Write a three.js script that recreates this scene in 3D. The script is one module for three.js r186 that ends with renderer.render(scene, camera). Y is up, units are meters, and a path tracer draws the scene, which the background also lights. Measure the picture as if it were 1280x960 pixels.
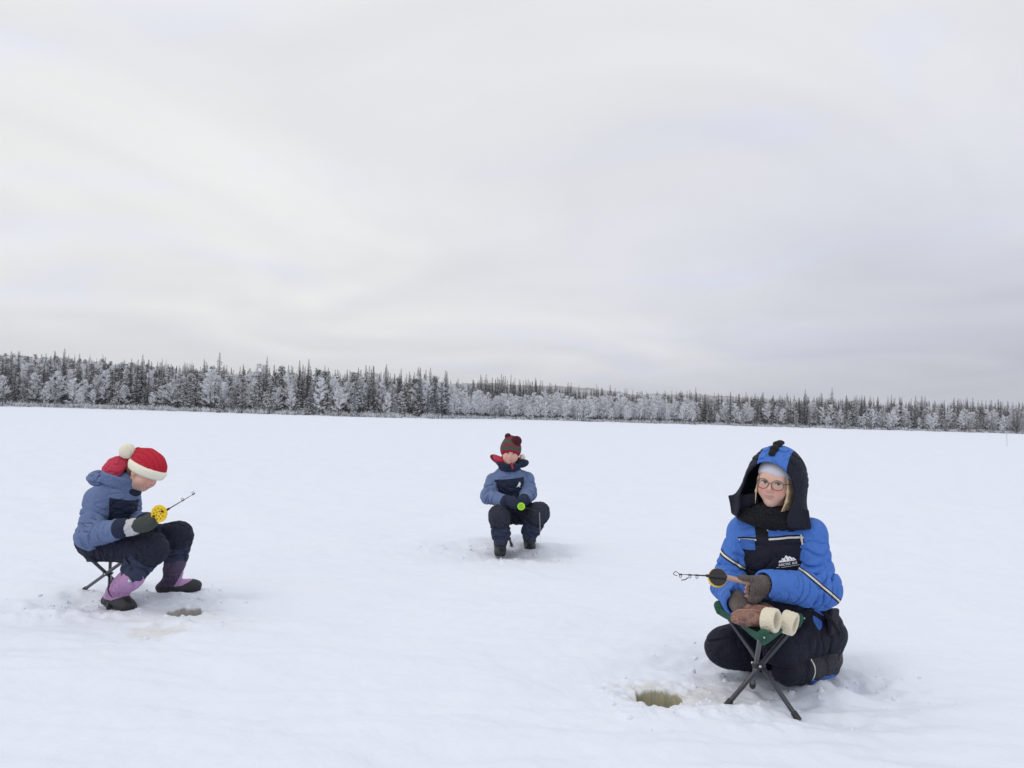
import * as THREE from 'three';
import { mergeGeometries, mergeVertices } from 'three/addons/utils/BufferGeometryUtils.js';
import { createNoise3D, createNoise2D } from 'simplex-noise';

// ---------------------------------------------------------------- camera, sky, sun, exposure
const scene = new THREE.Scene();
const FOCAL = 963, CAM_H = 1.2;                       // pixels of the 1280 x 960 photograph, metres
const camera = new THREE.PerspectiveCamera(2 * Math.atan(480 / FOCAL) * 180 / Math.PI, 4 / 3, 0.05, 9000);
camera.position.set(0, CAM_H, 0);
camera.rotation.set(2.43 * Math.PI / 180, 0, 1.62 * Math.PI / 180, 'YXZ');
camera.updateMatrixWorld(true);
scene.add(camera);

const renderer = new THREE.WebGLRenderer({ antialias: true });
renderer.setSize(1024, 768);
renderer.toneMapping = THREE.LinearToneMapping;
renderer.toneMappingExposure = 0.975;
renderer.shadowMap.enabled = true;

function rng(seed) { let s = seed >>> 0; return () => { s = (s + 0x6D2B79F5) | 0; let t = Math.imul(s ^ (s >>> 15), 1 | s); t = (t + Math.imul(t ^ (t >>> 7), 61 | t)) ^ t; return ((t ^ (t >>> 14)) >>> 0) / 4294967296; }; }
const n3 = createNoise3D(rng(11)), n2 = createNoise2D(rng(12));
const clamp = (x, a = 0, b = 1) => Math.min(b, Math.max(a, x));
const mix = (a, b, t) => a + (b - a) * t;
const sstep = (a, b, x) => { const t = clamp((x - a) / (b - a)); return t * t * (3 - 2 * t); };
const V = (x, y, z) => new THREE.Vector3(x, y, z);
const fbm2 = (x, y, o = 4) => { let s = 0, a = 0.5; for (let i = 0; i < o; i++) { s += a * n2(x, y); x = x * 2.03 + 5.1; y = y * 2.03 - 3.7; a *= 0.5; } return s; };
const fbm3 = (x, y, z, o = 3) => { let s = 0, a = 0.5; for (let i = 0; i < o; i++) { s += a * n3(x, y, z); x = x * 2.03 + 5.1; y = y * 2.03 - 3.7; z = z * 2.03 + 1.3; a *= 0.5; } return s; };

{ // overcast winter sky: layered cloud, brighter towards the veiled sun on the left
  const w = 1536, h = 768, d = new Float32Array(w * h * 4);
  for (let j = 0; j < h; j++) for (let i = 0; i < w; i++) {
    const el = ((j + 0.5) / h - 0.5) * Math.PI, az = ((i + 0.5) / w - 0.5) * 2 * Math.PI;
    const y = Math.sin(el), x = Math.cos(el) * Math.cos(az), z = Math.cos(el) * Math.sin(az);
    const e = Math.max(y, 0) + 0.13, px = x / e, pz = z / e;
    const wx = 0.3 * n2(px * 0.4 + 3, pz * 0.4), wz = 0.3 * n2(px * 0.4, pz * 0.4 + 9);
    const big = fbm2(px * 0.33 + 1.7 + wx, pz * 0.42 + 0.6 + wz, 4);            // cloud decks
    const thin = fbm2(px * 0.8 + 7 + wx, pz * 1.15 + 2 + wz, 5);                  // wisps
    const gap = sstep(0.12, 0.5, fbm2(px * 0.6 - 4 + wz, pz * 0.85 + 11 + wx, 4)); // thinner cloud, bluish light through it
    const right = sstep(-0.3, 0.75, x);                                          // the thick bank lies to the right
    let L = 0.888 + 0.105 * big + 0.045 * thin - 0.07 * right * (1 - 0.5 * y) + 0.04 * sstep(0.2, 0.0, y) + 0.05 * sstep(0.35, 0.9, y);
    L -= 0.165 * sstep(0.36, 0.05, y) * sstep(0.1, 0.55, x);
    const bl = clamp(0.15 + 0.75 * right * sstep(0.55, 0.15, y) + 0.42 * gap - 0.3 * big);
    const k = (j * w + i) * 4;
    d[k] = L * mix(0.997, 0.945, bl); d[k + 1] = L * mix(1.0, 0.972, bl); d[k + 2] = L * mix(0.988, 1.115, bl); d[k + 3] = 1;
  }
  const t = new THREE.DataTexture(d, w, h, THREE.RGBAFormat, THREE.FloatType);
  t.mapping = THREE.EquirectangularReflectionMapping; t.magFilter = t.minFilter = THREE.LinearFilter; t.wrapS = THREE.RepeatWrapping; t.needsUpdate = true;
  scene.background = t; scene.environment = t;
}
const sun = new THREE.DirectionalLight(0xfff4e8, 0.6);
sun.position.set(-38, 62, 24); sun.castShadow = true; sun.shadow.radius = 28;
sun.shadow.mapSize.set(2048, 2048);
Object.assign(sun.shadow.camera, { left: -8, right: 8, top: 10, bottom: -6, near: 1, far: 160 });
scene.add(sun, sun.target);
scene.fog = new THREE.FogExp2(0xdfe3ea, 0.00024);

// a pixel of the photograph and a distance in front of the camera (metres along -z) give a point
function W(u, v, depth) {
  const d = V((u - 640) / FOCAL, -(v - 480) / FOCAL, -1).applyQuaternion(camera.quaternion);
  return d.multiplyScalar(depth / -d.z).add(camera.position);
}
function G(u, v, y = 0) {                              // the point of the snow under a pixel
  const d = V((u - 640) / FOCAL, -(v - 480) / FOCAL, -1).applyQuaternion(camera.quaternion);
  return d.multiplyScalar((y - CAM_H) / d.y).add(camera.position);
}

// ---------------------------------------------------------------- naming helpers
const taken = new Map();
function numbered(name) { const n = taken.get(name) || 0; taken.set(name, n + 1); return n ? name + '_' + String(n).padStart(3, '0') : name; }
function finish(o) { o.traverse(c => { if (c.isMesh) { c.castShadow = true; c.receiveShadow = true; } }); return o; }
function thing(name, label, category, group) {
  const o = new THREE.Group(); o.name = numbered(name); o.userData = { label, category }; if (group) o.userData.group = group; scene.add(o); return o;
}
function part(name, geo, mat, parent) { const m = new THREE.Mesh(geo, mat); m.name = name; m.castShadow = m.receiveShadow = true; parent.add(m); return m; }
function structure(name, geo, mat, kind = 'structure') { const m = new THREE.Mesh(geo, mat); m.name = numbered(name); m.userData.kind = kind; m.castShadow = m.receiveShadow = true; scene.add(m); return m; }
const lin = (r, g, b) => new THREE.Color().setRGB(r, g, b);
const mat = (c, o = {}) => new THREE.MeshPhysicalMaterial({ color: c, roughness: 0.8, ...o });
// ---------------------------------------------------------------- the snow: lake, shore and rising land in one sheet
// distance (m along -z) of the far shore for a column of the photograph; used for its compass direction only
const shoreDepth = u => { const k = sstep(535, 620, u); return mix(215 + 12 * Math.sin(u * 0.011), 335 - 0.03 * Math.max(0, u - 640) + 5 * Math.sin(u * 0.017), k); };
const shoreSlope = u => mix(0.075, 0.018, sstep(60, 420, u)) ;
const uOf = (x, z) => 640 + FOCAL * x / Math.max(1, -z);
const HOLES = [
  { p: G(823, 867), r: 0.092, dip: 0.30, water: -0.095, bowl: 0.11, wall: [0.44, 0.42, 0.305] },
  { p: G(231, 763), r: 0.095, dip: 0.30, water: -0.085, bowl: 0.06, wall: [0.50, 0.495, 0.48] },
  { p: G(676, 699), r: 0.085, dip: 0.035, water: -0.2, bowl: 0.02 },
];
const STAINS = [ // wet slush thrown out of the holes: [centre, rx, rz, strength]
  [G(862, 868), 0.30, 0.16, 0.8], [G(823, 863), 0.19, 0.15, 1.0], [G(905, 862), 0.26, 0.12, 0.55],
  [G(198, 789), 0.17, 0.10, 0.8], [G(235, 763), 0.20, 0.10, 0.55], [G(205, 772), 0.45, 0.22, 0.35],
  [G(662, 699), 0.34, 0.20, 0.5],
];
const TRODDEN = [ // snow stirred up by knees, boots and stool legs: [centre, radius, strength]
  [G(990, 862), 0.62, 1], [G(1075, 850), 0.45, 0.9], [G(905, 840), 0.55, 0.8], [G(830, 880), 0.35, 0.5],
  [G(130, 750), 0.55, 1], [G(215, 750), 0.5, 0.9], [G(70, 755), 0.4, 0.8], [G(200, 790), 0.35, 0.7],
  [G(640, 688), 0.6, 1], [G(665, 698), 0.4, 0.7], [G(560, 685), 0.5, 0.6],
];
const DENTS = []; // pressed-in spots under feet: [x, z, rx, rz, depth], filled below
for (const [u, v, rx, rz, d] of [[148, 760, .10, .07, .035], [222, 741, .12, .07, .02], [118, 748, .16, .10, .03], [90, 752, .2, .1, .03],
  [625, 690, .09, .07, .03], [662, 684, .09, .07, .03], [640, 682, .22, .12, .025],
  [1046, 846, .20, .12, .03], [1075, 858, .14, .08, .022], [1100, 866, .10, .07, .02], [960, 868, .2, .1, .02], [1030, 880, .14, .09, .02], [900, 838, .18, .12, .02]]) { const p = G(u, v); DENTS.push([p.x, p.z, rx, rz, d]); }
const RIDGES = []; // low banks of pushed-up snow: [x, z, rx, rz, height]
for (const [u, v, rx, rz, h] of [[150, 772, .30, .06, .035], [236, 782, .2, .07, .03], [64, 770, .2, .07, .03], [850, 893, .30, .06, .020], [768, 862, .10, .16, .02], [985, 912, .2, .06, .02],
  [1020, 858, .14, .05, .03], [620, 704, .3, .08, .03], [690, 706, .24, .07, .02], [905, 898, .16, .05, .02]]) { const p = G(u, v); RIDGES.push([p.x, p.z, rx, rz, h]); }

function snowColor(x, z, y) {
  let R = 0.772, Gc = 0.818, B = 0.93;                                      // packed snow
  if (Math.hypot(x, z) < 14) {
    const m = 0.5 + 0.5 * n2(x * 0.7, z * 1.1); R += 0.012 * m; Gc += 0.008 * m;
    let s = 0;
    for (const [p, rx, rz, st] of STAINS) { const q = Math.hypot((x - p.x) / rx, (z - p.z) / rz); if (q < 1.5) s = Math.max(s, st * sstep(1.25, 0.35, q + 0.4 * n2(x * 8, z * 8) + 0.2 * n2(x * 24, z * 24))); }
    if (s > 0) { const g = 0.88 + 0.12 * n2(x * 40, z * 40); R = mix(R, 0.66 * g, s * 0.6); Gc = mix(Gc, 0.655 * g, s * 0.6); B = mix(B, 0.58 * g, s * 0.6); }
    for (const o of HOLES) if (o.water > -0.1) { const dx = x - o.p.x, dz = z - o.p.z, q = Math.hypot(dx, dz), a = Math.atan2(dz, dx); if (q < o.r * (1 + 0.10 * n2(Math.cos(a) * 1.5 + o.p.x * 9, Math.sin(a) * 1.5) + 0.02 * n2(Math.cos(a) * 5, Math.sin(a) * 5 + o.p.x)) + 0.006) { const g = 0.92 + 0.10 * n2(a * 2.2, y * 30) + 0.08 * n2(a * 6 + 3, y * 70), w = o.wall; R = w[0] * g; Gc = w[1] * g; B = w[2] * g; } }   // wet slush ice in the bore
  }
  return [R, Gc, B];
}
function groundHeight(x, z) {
  const r = Math.hypot(x, z);
  let h = 0;
  if (r < 120) {
    const f = 1 - sstep(40, 120, r);
    h += f * (0.022 * n2(x * 0.45 + 4, z * 0.8) + 0.014 * n2(x * 1.3, z * 2.3 + 7));
    h += f * sstep(60, 20, r) * 0.010 * n2(x * 1.6 + 1, z * 5.5);                           // wind ripple
    if (r < 16) {
      const g = sstep(16, 8, r);
      h += g * (0.0038 * n2(x * 6, z * 8.5) + 0.0010 * n2(x * 17 + 3, z * 23));
      let t = 0; for (const [p, R, s] of TRODDEN) { const q = Math.hypot(x - p.x, z - p.z) / R; if (q < 1) t = Math.max(t, s * (1 - q * q) ** 1); }
      if (t > 0) {
        const lump = 1 - Math.sqrt(n2(x * 4.2 + 9, z * 5) ** 2 + 0.03), fine = 1 - Math.sqrt(n2(x * 11 + 2, z * 13 + 4) ** 2 + 0.04);
        h += t * (0.026 * (lump - 0.72) + 0.006 * (fine - 0.72) + 0.014 * n2(x * 3.1, z * 3.7) + 0.002 * n2(x * 25, z * 25));
      }
      for (const [a, b, rx, rz, d] of DENTS) { const q = ((x - a) / rx) ** 2 + ((z - b) / rz) ** 2; if (q < 4) h -= d * Math.exp(-q * q * 0.7) * (1 + 0.2 * n2(x * 12, z * 12)); }
      for (const [a, b, rx, rz, d] of RIDGES) { const q = ((x - a) / rx) ** 2 + ((z - b + 0.12 * (x - a)) / rz) ** 2; if (q < 6) h += d * Math.exp(-q) * (0.8 + 0.6 * n2(x * 9, z * 12) + 0.35 * n2(x * 31, z * 31)); }
      for (const o of HOLES) if (o.water > -0.1) h = mix(0.004, h, sstep(0.13, 0.34, Math.hypot(x - o.p.x, z - o.p.z)));   // levelled round the bore
      for (const o of HOLES) {
        const dx = x - o.p.x, dz = z - o.p.z, q = Math.hypot(dx, dz), a = Math.atan2(dz, dx);
        if (q < 0.5) {
          const rim = o.r * (1 + 0.10 * n2(Math.cos(a) * 1.5 + o.p.x * 9, Math.sin(a) * 1.5) + 0.02 * n2(Math.cos(a) * 5, Math.sin(a) * 5 + o.p.x));
          h -= o.bowl * Math.exp(-((Math.max(0, q - rim) / mix(0.06, 0.13, sstep(0.08, -0.08, dz))) ** 2)) * mix(0.34, 0.30, sstep(0.08, -0.08, dz)) * (0.8 + 0.4 * n2(x * 14, z * 14));
          h -= o.dip * (1 - sstep(rim - 0.030, rim + 0.010, q));
        }
      }
    }
    // old snowmobile tracks crossing the lake
    for (const [z0, s, x0, x1] of [[-19, 0.10, -60, -3], [-20.2, 0.10, -60, -3], [-33, 0.05, -80, 60], [-34.5, 0.05, -80, 60], [-14, -0.16, 5.4, 60], [-15.1, -0.16, 5.4, 60], [-26, 0.2, 3, 60], [-11.5, 0.3, -40, -4.2]]) {
      if (x > x0 && x < x1) { const q = (z - z0 - s * (x - (x0 + x1) / 2) * 0.35 - 0.5 * n2(x * 0.06, z0)) / 0.22; if (Math.abs(q) < 3) h += -0.085 * Math.exp(-q * q) * sstep(0, 4, x - x0) * (0.7 + 0.4 * n2(x * 1.2, z0)) + 0.02 * Math.exp(-((Math.abs(q) - 1.5) ** 2) * 3); }
    }
  }
  if (z < -120) {
    const u = uOf(x, z), s = -z - shoreDepth(u);
    if (s > 0) h += 0.5 * sstep(0, 5, s) + Math.min(s, 330) * shoreSlope(u) + 0.3 * sstep(0, 12, s) * n2(x * 0.12, z * 0.12);
  }
  return h;
}
{
  const rings = [0.25, 0.6, 0.9, 1.2, 1.45]; let r = 1.6;
  while (r < 14) { rings.push(r); r *= (r > 3.0 && r < 3.75) || (r > 4.4 && r < 5.1) ? 1.0034 : r < 8.2 ? 1.0062 : 1.014; }
  while (r < 110) { rings.push(r); r *= 1.022; }
  while (r < 700) { rings.push(r); r += 6 ; }
  while (r < 2700) { rings.push(r); r *= 1.12; }
  const ang = []; { let a = -0.72; while (a < 0.72) { ang.push(a); a += 0.0036; } while (a < 2 * Math.PI - 0.72 - 0.02) { ang.push(a); a += 0.06; } }
  const nA = ang.length, nR = rings.length, pos = new Float32Array((nA * nR + 1) * 3), col = new Float32Array((nA * nR + 1) * 3), uv = new Float32Array((nA * nR + 1) * 2), idx = [];
  let k = 0;
  const sunk = (x, z) => { for (const o of HOLES) if (o.water > -0.1 && Math.hypot(x - o.p.x, z - o.p.z) < 0.23) return true; return false; };
  const put = (x, z) => {
    const h = groundHeight(x, z), c = snowColor(x, z, h), y = sunk(x, z) ? -0.45 : h;   // fine patches take over round the holes
    pos[k * 3] = x; pos[k * 3 + 1] = y; pos[k * 3 + 2] = z; uv[k * 2] = x / 1.9; uv[k * 2 + 1] = z / 1.9;
    col[k * 3] = c[0]; col[k * 3 + 1] = c[1]; col[k * 3 + 2] = c[2]; return k++;
  };
  put(0, 0);
  for (const rr of rings) for (const a of ang) put(rr * Math.sin(a), -rr * Math.cos(a));
  const id = (i, j) => 1 + i * nA + (j % nA);
  for (let j = 0; j < nA; j++) { idx.push(0, id(0, j + 1), id(0, j)); for (let i = 0; i < nR - 1; i++) { const a = id(i, j), b = id(i, j + 1), c = id(i + 1, j), d = id(i + 1, j + 1); idx.push(a, b, c, b, d, c); } }
  const g = new THREE.BufferGeometry();
  g.setAttribute('position', new THREE.BufferAttribute(pos, 3)); g.setAttribute('color', new THREE.BufferAttribute(col, 3)); g.setAttribute('uv', new THREE.BufferAttribute(uv, 2));
  g.setIndex(idx); g.computeVertexNormals();
  const S = 512, b = new Uint8Array(S * S * 4), T = 2 * Math.PI, rr = rng(5);
  for (let j = 0; j < S; j++) for (let i = 0; i < S; i++) {
    const a = i / S * T, c = j / S * T, A = Math.cos(a), Bq = Math.sin(a), C = Math.cos(c), D = Math.sin(c);
    const nn = f => n3(A * f + 3, Bq * f + C * f * 1.3, D * f * 1.3 + 5);
    const v = 128 + 50 * nn(2.2) + 34 * nn(6) + 22 * nn(16) + 26 * (rr() - 0.5), q = (j * S + i) * 4; b[q] = b[q + 1] = b[q + 2] = clamp(v, 0, 255); b[q + 3] = 255;
  }
  const t = new THREE.DataTexture(b, S, S); t.wrapS = t.wrapT = THREE.RepeatWrapping; t.magFilter = THREE.LinearFilter; t.minFilter = THREE.LinearMipmapLinearFilter; t.generateMipmaps = true; t.needsUpdate = true;
  const m = new THREE.MeshPhysicalMaterial({ color: 0xffffff, vertexColors: true, roughness: 0.93, bumpMap: t, bumpScale: 0.004, specularIntensity: 0.3 });
  structure('snow_ground', g, m);
  for (const o of HOLES) if (o.water > -0.1) { // the same snow, meshed finely round each bored hole
    const nr = 74, na = 150, P = [], C = [], U = [], I = [];
    for (let i = 0; i <= nr; i++) for (let j = 0; j < na; j++) { const q = i < 50 ? 0.016 + (o.r * 1.25 - 0.016) * i / 50 : mix(o.r * 1.25, 0.29, (i - 50) / 24), a = j / na * 6.28319, x = o.p.x + q * Math.cos(a), z = o.p.z + q * Math.sin(a), y = groundHeight(x, z); P.push(x, y + mix(0.0012, -0.010, sstep(0.255, 0.285, q)), z); C.push(...snowColor(x, z, y)); U.push(x / 1.9, z / 1.9); }
    for (let i = 0; i < nr; i++) for (let j = 0; j < na; j++) { const A = i * na + j, Bq = i * na + (j + 1) % na, D = A + na, E = Bq + na; I.push(A, Bq, D, Bq, E, D); }
    const hg = new THREE.BufferGeometry(); hg.setAttribute('position', new THREE.Float32BufferAttribute(P, 3)); hg.setAttribute('color', new THREE.Float32BufferAttribute(C, 3)); hg.setAttribute('uv', new THREE.Float32BufferAttribute(U, 2)); hg.setIndex(I); hg.computeVertexNormals(); structure('ice_hole', hg, m);
  }
  { // crumbs of broken snow where people have trodden and bored
    const R = rng(404), g = new THREE.IcosahedronGeometry(1, 1), gp = g.attributes.position; for (let i = 0; i < gp.count; i++) { const v = V().fromBufferAttribute(gp, i), f = 1 + 0.35 * n3(v.x * 1.7, v.y * 1.7, v.z * 1.7); gp.setXYZ(i, v.x * f, v.y * f * 0.75, v.z * f); } g.computeVertexNormals();
    const ms = [], q = new THREE.Quaternion(), e = new THREE.Euler();
    for (const [p, rad, st] of [...TRODDEN, ...HOLES.map(o => [o.p, 0.32, 1])]) for (let i = 0; i < 45 * st * rad; i++) { const a = R() * 6.283, d = rad * 0.95 * R(), x = p.x + d * Math.cos(a), z = p.z + d * Math.sin(a), s = 0.005 + 0.012 * R() ** 3; if (HOLES.some(o => Math.hypot(x - o.p.x, z - o.p.z) < o.r + 0.03)) continue; ms.push(new THREE.Matrix4().compose(V(x, groundHeight(x, z) + s * 0.1, z), q.setFromEuler(e.set(R() * 6, R() * 6, R() * 6)), V(s * (0.8 + 0.6 * R()), s, s))); }
    const im = new THREE.InstancedMesh(g, new THREE.MeshPhysicalMaterial({ color: lin(0.78, 0.815, 0.91), roughness: 0.95, specularIntensity: 0.3 }), ms.length); ms.forEach((x, i) => im.setMatrixAt(i, x)); im.name = 'snow_crumbs'; im.userData = { kind: 'stuff', label: 'crumbs of broken snow scattered on the trodden snow', category: 'snow' }; im.castShadow = im.receiveShadow = true; scene.add(im);
  }
  // olive lake water standing in the bored holes
  const wm = new THREE.MeshPhysicalMaterial({ color: lin(0.085, 0.08, 0.042), roughness: 0.06, ior: 1.33 });
  for (const o of HOLES) { if (o.water < -0.1) continue; const c = new THREE.CircleGeometry(o.r + 0.01, 40); c.rotateX(-Math.PI / 2); c.translate(o.p.x, o.water, o.p.z); structure('water', c, wm); }
}
// ---------------------------------------------------------------- trees
class Soup { // loose triangles with a colour each
  constructor() { this.p = []; this.c = []; }
  tri(a, b, c, k) { this.p.push(a.x, a.y, a.z, b.x, b.y, b.z, c.x, c.y, c.z); for (let i = 0; i < 3; i++) this.c.push(k[0], k[1], k[2]); }
  rod(a, b, ra, rb, k, n = 4) {
    const d = b.clone().sub(a).normalize(), s = Math.abs(d.y) < 0.9 ? V(0, 1, 0).cross(d).normalize() : V(1, 0, 0).cross(d).normalize(), t = d.clone().cross(s);
    const P = (o, r, i) => { const q = i / n * 2 * Math.PI; return o.clone().addScaledVector(s, r * Math.cos(q)).addScaledVector(t, r * Math.sin(q)); };
    for (let i = 0; i < n; i++) { const p = P(a, ra, i), q = P(a, ra, i + 1), u = P(b, rb, i), v = P(b, rb, i + 1); this.tri(p, q, u, k); this.tri(q, v, u, k); }
  }
  geo() { const g = new THREE.BufferGeometry(); g.setAttribute('position', new THREE.Float32BufferAttribute(this.p, 3)); g.setAttribute('color', new THREE.Float32BufferAttribute(this.c, 3)); g.computeVertexNormals(); return g; }
}
const treeMat = new THREE.MeshStandardMaterial({ vertexColors: true, roughness: 0.95, side: THREE.DoubleSide });
const barkDark = [0.055, 0.05, 0.045], barkPale = [0.3, 0.29, 0.28];
const jit = (k, R, a = 0.2) => { const m = 1 - a + 2 * a * R(); return [k[0] * m, k[1] * m, k[2] * m]; };
function sprucetree(seed, h, rad, frost) {
  const R = rng(seed), tr = new Soup(), cr = new Soup();
  tr.rod(V(0, -0.4, 0), V(0, h * 0.97, 0), 0.012 * h + 0.03, 0.02, barkDark, 6);
  const green = [0.032, 0.043, 0.042], rime = [0.72, 0.75, 0.79];
  for (let y = h * (0.03 + 0.05 * R()); y < h; y += 0.26 + 0.1 * R()) {
    const q = 1 - y / h, r0 = rad * Math.pow(q, 0.85) * (0.75 + 0.5 * R()) + 0.08, n = 5 + Math.floor(3 * R() + 2 * q);
    for (let i = 0; i < n; i++) {
      const a = 6.283 * (i + 0.8 * R()) / n, L = r0 * (0.65 + 0.6 * R()), dr = 0.30 + 0.28 * R() - 0.35 * (1 - q), c = Math.cos(a), s = Math.sin(a);
      const P = (t, w, dy = 0) => V(c * L * t - s * w, y - dr * L * t + 0.16 * L * t * t + dy, s * L * t + c * w);
      const w = 0.14 * L + 0.08, k = jit(R() < frost * 0.45 ? rime.map(v => v * 0.8) : green, R, 0.35);
      cr.tri(P(0, -w * 0.3), P(0, w * 0.3), P(1, 0), k);
      for (let j = 0; j < 4; j++) { const t = 0.25 + 0.2 * j, ww = (w + 0.12) * (1.15 - t), kk = jit(R() < frost * 0.5 ? rime : green, R, 0.3); cr.tri(P(t - 0.14, 0), P(t + 0.06, (R() < 0.5 ? -1 : 1) * ww * 1.6, -0.10 - 0.14 * R()), P(t + 0.14, 0), kk); }
      if (R() < 0.25 + frost * 0.75) cr.tri(P(0.2, 0, 0.05), P(0.75, -w * 1.3, 0.01), P(1, w * 0.6, 0.02), jit([0.84, 0.86, 0.90], R, 0.1));
    }
  }
  cr.tri(V(-0.1, h - 0.5, 0), V(0.1, h - 0.5, 0), V(0, h + 0.35, 0), green); cr.tri(V(0, h - 0.5, -0.1), V(0, h - 0.5, 0.1), V(0, h + 0.3, 0), green);
  return { trunk: tr.geo(), crown: cr.geo() };
}
function birchtree(seed, h, rad, frost) {
  const R = rng(seed), tr = new Soup(), cr = new Soup(), rime = [0.84, 0.86, 0.90];
  const lean = V((R() - 0.5) * 0.08 * h, 0, (R() - 0.5) * 0.06 * h), T = t => V(lean.x * t * t, h * t, lean.z * t * t);
  for (let i = 0; i < 4; i++) tr.rod(T(i / 4).add(V(0, i ? 0 : -0.4, 0)), T((i + 1) / 4), (0.013 * h) * (1 - i / 4) + 0.02, (0.013 * h) * (1 - (i + 1) / 4) + 0.02, i < 2 ? barkDark : barkPale, 6);
  const N = Math.round(18 + h * 1.6);
  for (let i = 0; i < N; i++) {
    const t = 0.14 + 0.84 * Math.pow((i + R()) / N, 0.85), prof = Math.pow(Math.sin(Math.PI * clamp(0.12 + 0.86 * t)), 0.75), L = rad * prof * (0.7 + 0.6 * R()) + 0.35, a = R() * 6.283, up = 0.35 + 0.75 * t * R() + 0.25 * R();
    const o = T(t), dir = V(Math.cos(a), up, Math.sin(a)).normalize(), e = o.clone().addScaledVector(dir, L).add(V(0, -0.10 * L, 0));
    cr.rod(o, e, 0.03 + 0.012 * L, 0.012, jit(R() < frost ? rime.map(v => v * 0.75) : [0.12, 0.11, 0.11], R), 3);
    const m = Math.round(5 + 3.2 * L);
    for (let j = 0; j < m; j++) {
      const s = 0.2 + 0.85 * (j + R()) / m, b = o.clone().lerp(e, s), d2 = dir.clone().multiplyScalar(0.55).add(V(R() - 0.5, 0.9 * R() - 0.15, R() - 0.5).multiplyScalar(1.7)).normalize(), l2 = (0.35 + 0.55 * R()) * (0.6 + 0.12 * L);
      const e2 = b.clone().addScaledVector(d2, l2);
      for (let q = 0; q < 7; q++) {
        const f = b.clone().lerp(e2, 0.15 + 0.14 * q), d3 = d2.clone().multiplyScalar(0.5).add(V(R() - 0.5, R() - 0.55, R() - 0.5).multiplyScalar(1.9)).normalize(), l3 = 0.25 + 0.4 * R(), sd = d3.clone().cross(V(R() - 0.5, R() - 0.5, R() - 0.5)).normalize().multiplyScalar(0.045 + 0.04 * R());
        cr.tri(f.clone().add(sd), f.clone().sub(sd), f.clone().addScaledVector(d3, l3), jit(R() < frost ? rime : [0.20, 0.20, 0.20], R, 0.15));
      }
    }
  }
  return { trunk: tr.geo(), crown: cr.geo() };
}
function pinetree(seed, h, rad, frost) {
  const R = rng(seed), tr = new Soup(), cr = new Soup(), green = [0.04, 0.05, 0.04], rime = [0.82, 0.84, 0.88];
  tr.rod(V(0, -0.4, 0), V(0.1, h * 0.55, 0), 0.014 * h + 0.03, 0.010 * h, barkDark, 6); tr.rod(V(0.1, h * 0.55, 0), V(0, h * 0.96, 0.1), 0.010 * h, 0.03, [0.12, 0.08, 0.06], 6);
  const N = Math.round(20 + h * 1.5);
  for (let i = 0; i < N; i++) {
    const t = 0.16 + 0.82 * (i + R()) / N, a = R() * 6.283, L = rad * Math.pow(1.12 - t, 0.6) * (0.45 + 0.75 * R()), o = V(0.05, h * t, 0.05), e = V(Math.cos(a) * L, h * t + L * (0.1 + 0.25 * R()) - 0.1, Math.sin(a) * L);
    cr.rod(o, e, 0.05, 0.02, jit(barkDark, R), 3);
    for (let c = 0; c < 3; c++) {
      const cc = o.clone().lerp(e, 0.45 + 0.28 * c), cs = 0.34 + 0.3 * R();
      for (let j = 0; j < 20; j++) {
        const u = V(R() - 0.5, (R() - 0.5) * 0.55, R() - 0.5).multiplyScalar(2 * cs), p = cc.clone().add(u), d = V(R() - 0.5, R() - 0.3, R() - 0.5).normalize().multiplyScalar(0.26 + 0.16 * R()), sd = d.clone().cross(V(R() - 0.5, R() - 0.5, R() - 0.5)).normalize().multiplyScalar(0.07 + 0.06 * R());
        cr.tri(p.clone().add(sd), p.clone().sub(sd), p.clone().add(d), jit(R() < frost * (u.y > -0.05 ? 1 : 0.35) ? rime : green, R, 0.25));
      }
    }
  }
  return { trunk: tr.geo(), crown: cr.geo() };
}
const KIND = {
  spruce: [0, 1, 2, 3, 4, 5].map(i => sprucetree(100 + i, 13 + i % 3 * 1.2, [1.9, 1.5, 2.2, 1.4, 1.8, 1.25][i], [0.35, 0.25, 0.5, 0.2, 0.6, 0.3][i])),
  frosted: [0, 1, 2].map(i => sprucetree(130 + i, 9 + i, [1.7, 2.0, 1.6][i], 0.95)),
  birch: [0, 1, 2, 3, 4, 5].map(i => birchtree(200 + i, 10 + i % 3, [2.3, 2.7, 2.0, 3.0, 2.4, 1.8][i], [0.95, 0.9, 0.97, 0.85, 0.93, 0.96][i])),
  pine: [0, 1, 2, 3].map(i => pinetree(300 + i, 11 + i % 2 * 1.5, [2.3, 1.9, 2.6, 2.1][i], [0.75, 0.6, 0.85, 0.5][i])),
};
const LOOK = {
  spruce: ['spruce_tree', 'dark narrow spruce with sparse rime in the shoreline forest', 'tree', 'dark spruces in the shoreline forest'],
  frosted: ['frosted_spruce', 'young spruce with every bough white with snow at the lake shore', 'tree', 'snow-laden young spruces on the shore'],
  birch: ['birch_tree', 'bare birch coated pale grey with hoarfrost at the lake shore', 'tree', 'hoarfrosted birches along the shore'],
  pine: ['pine_tree', 'bushy pine with clumps of frosted needles at the lake shore', 'tree', 'frosted pines along the shore'],
};
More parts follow.
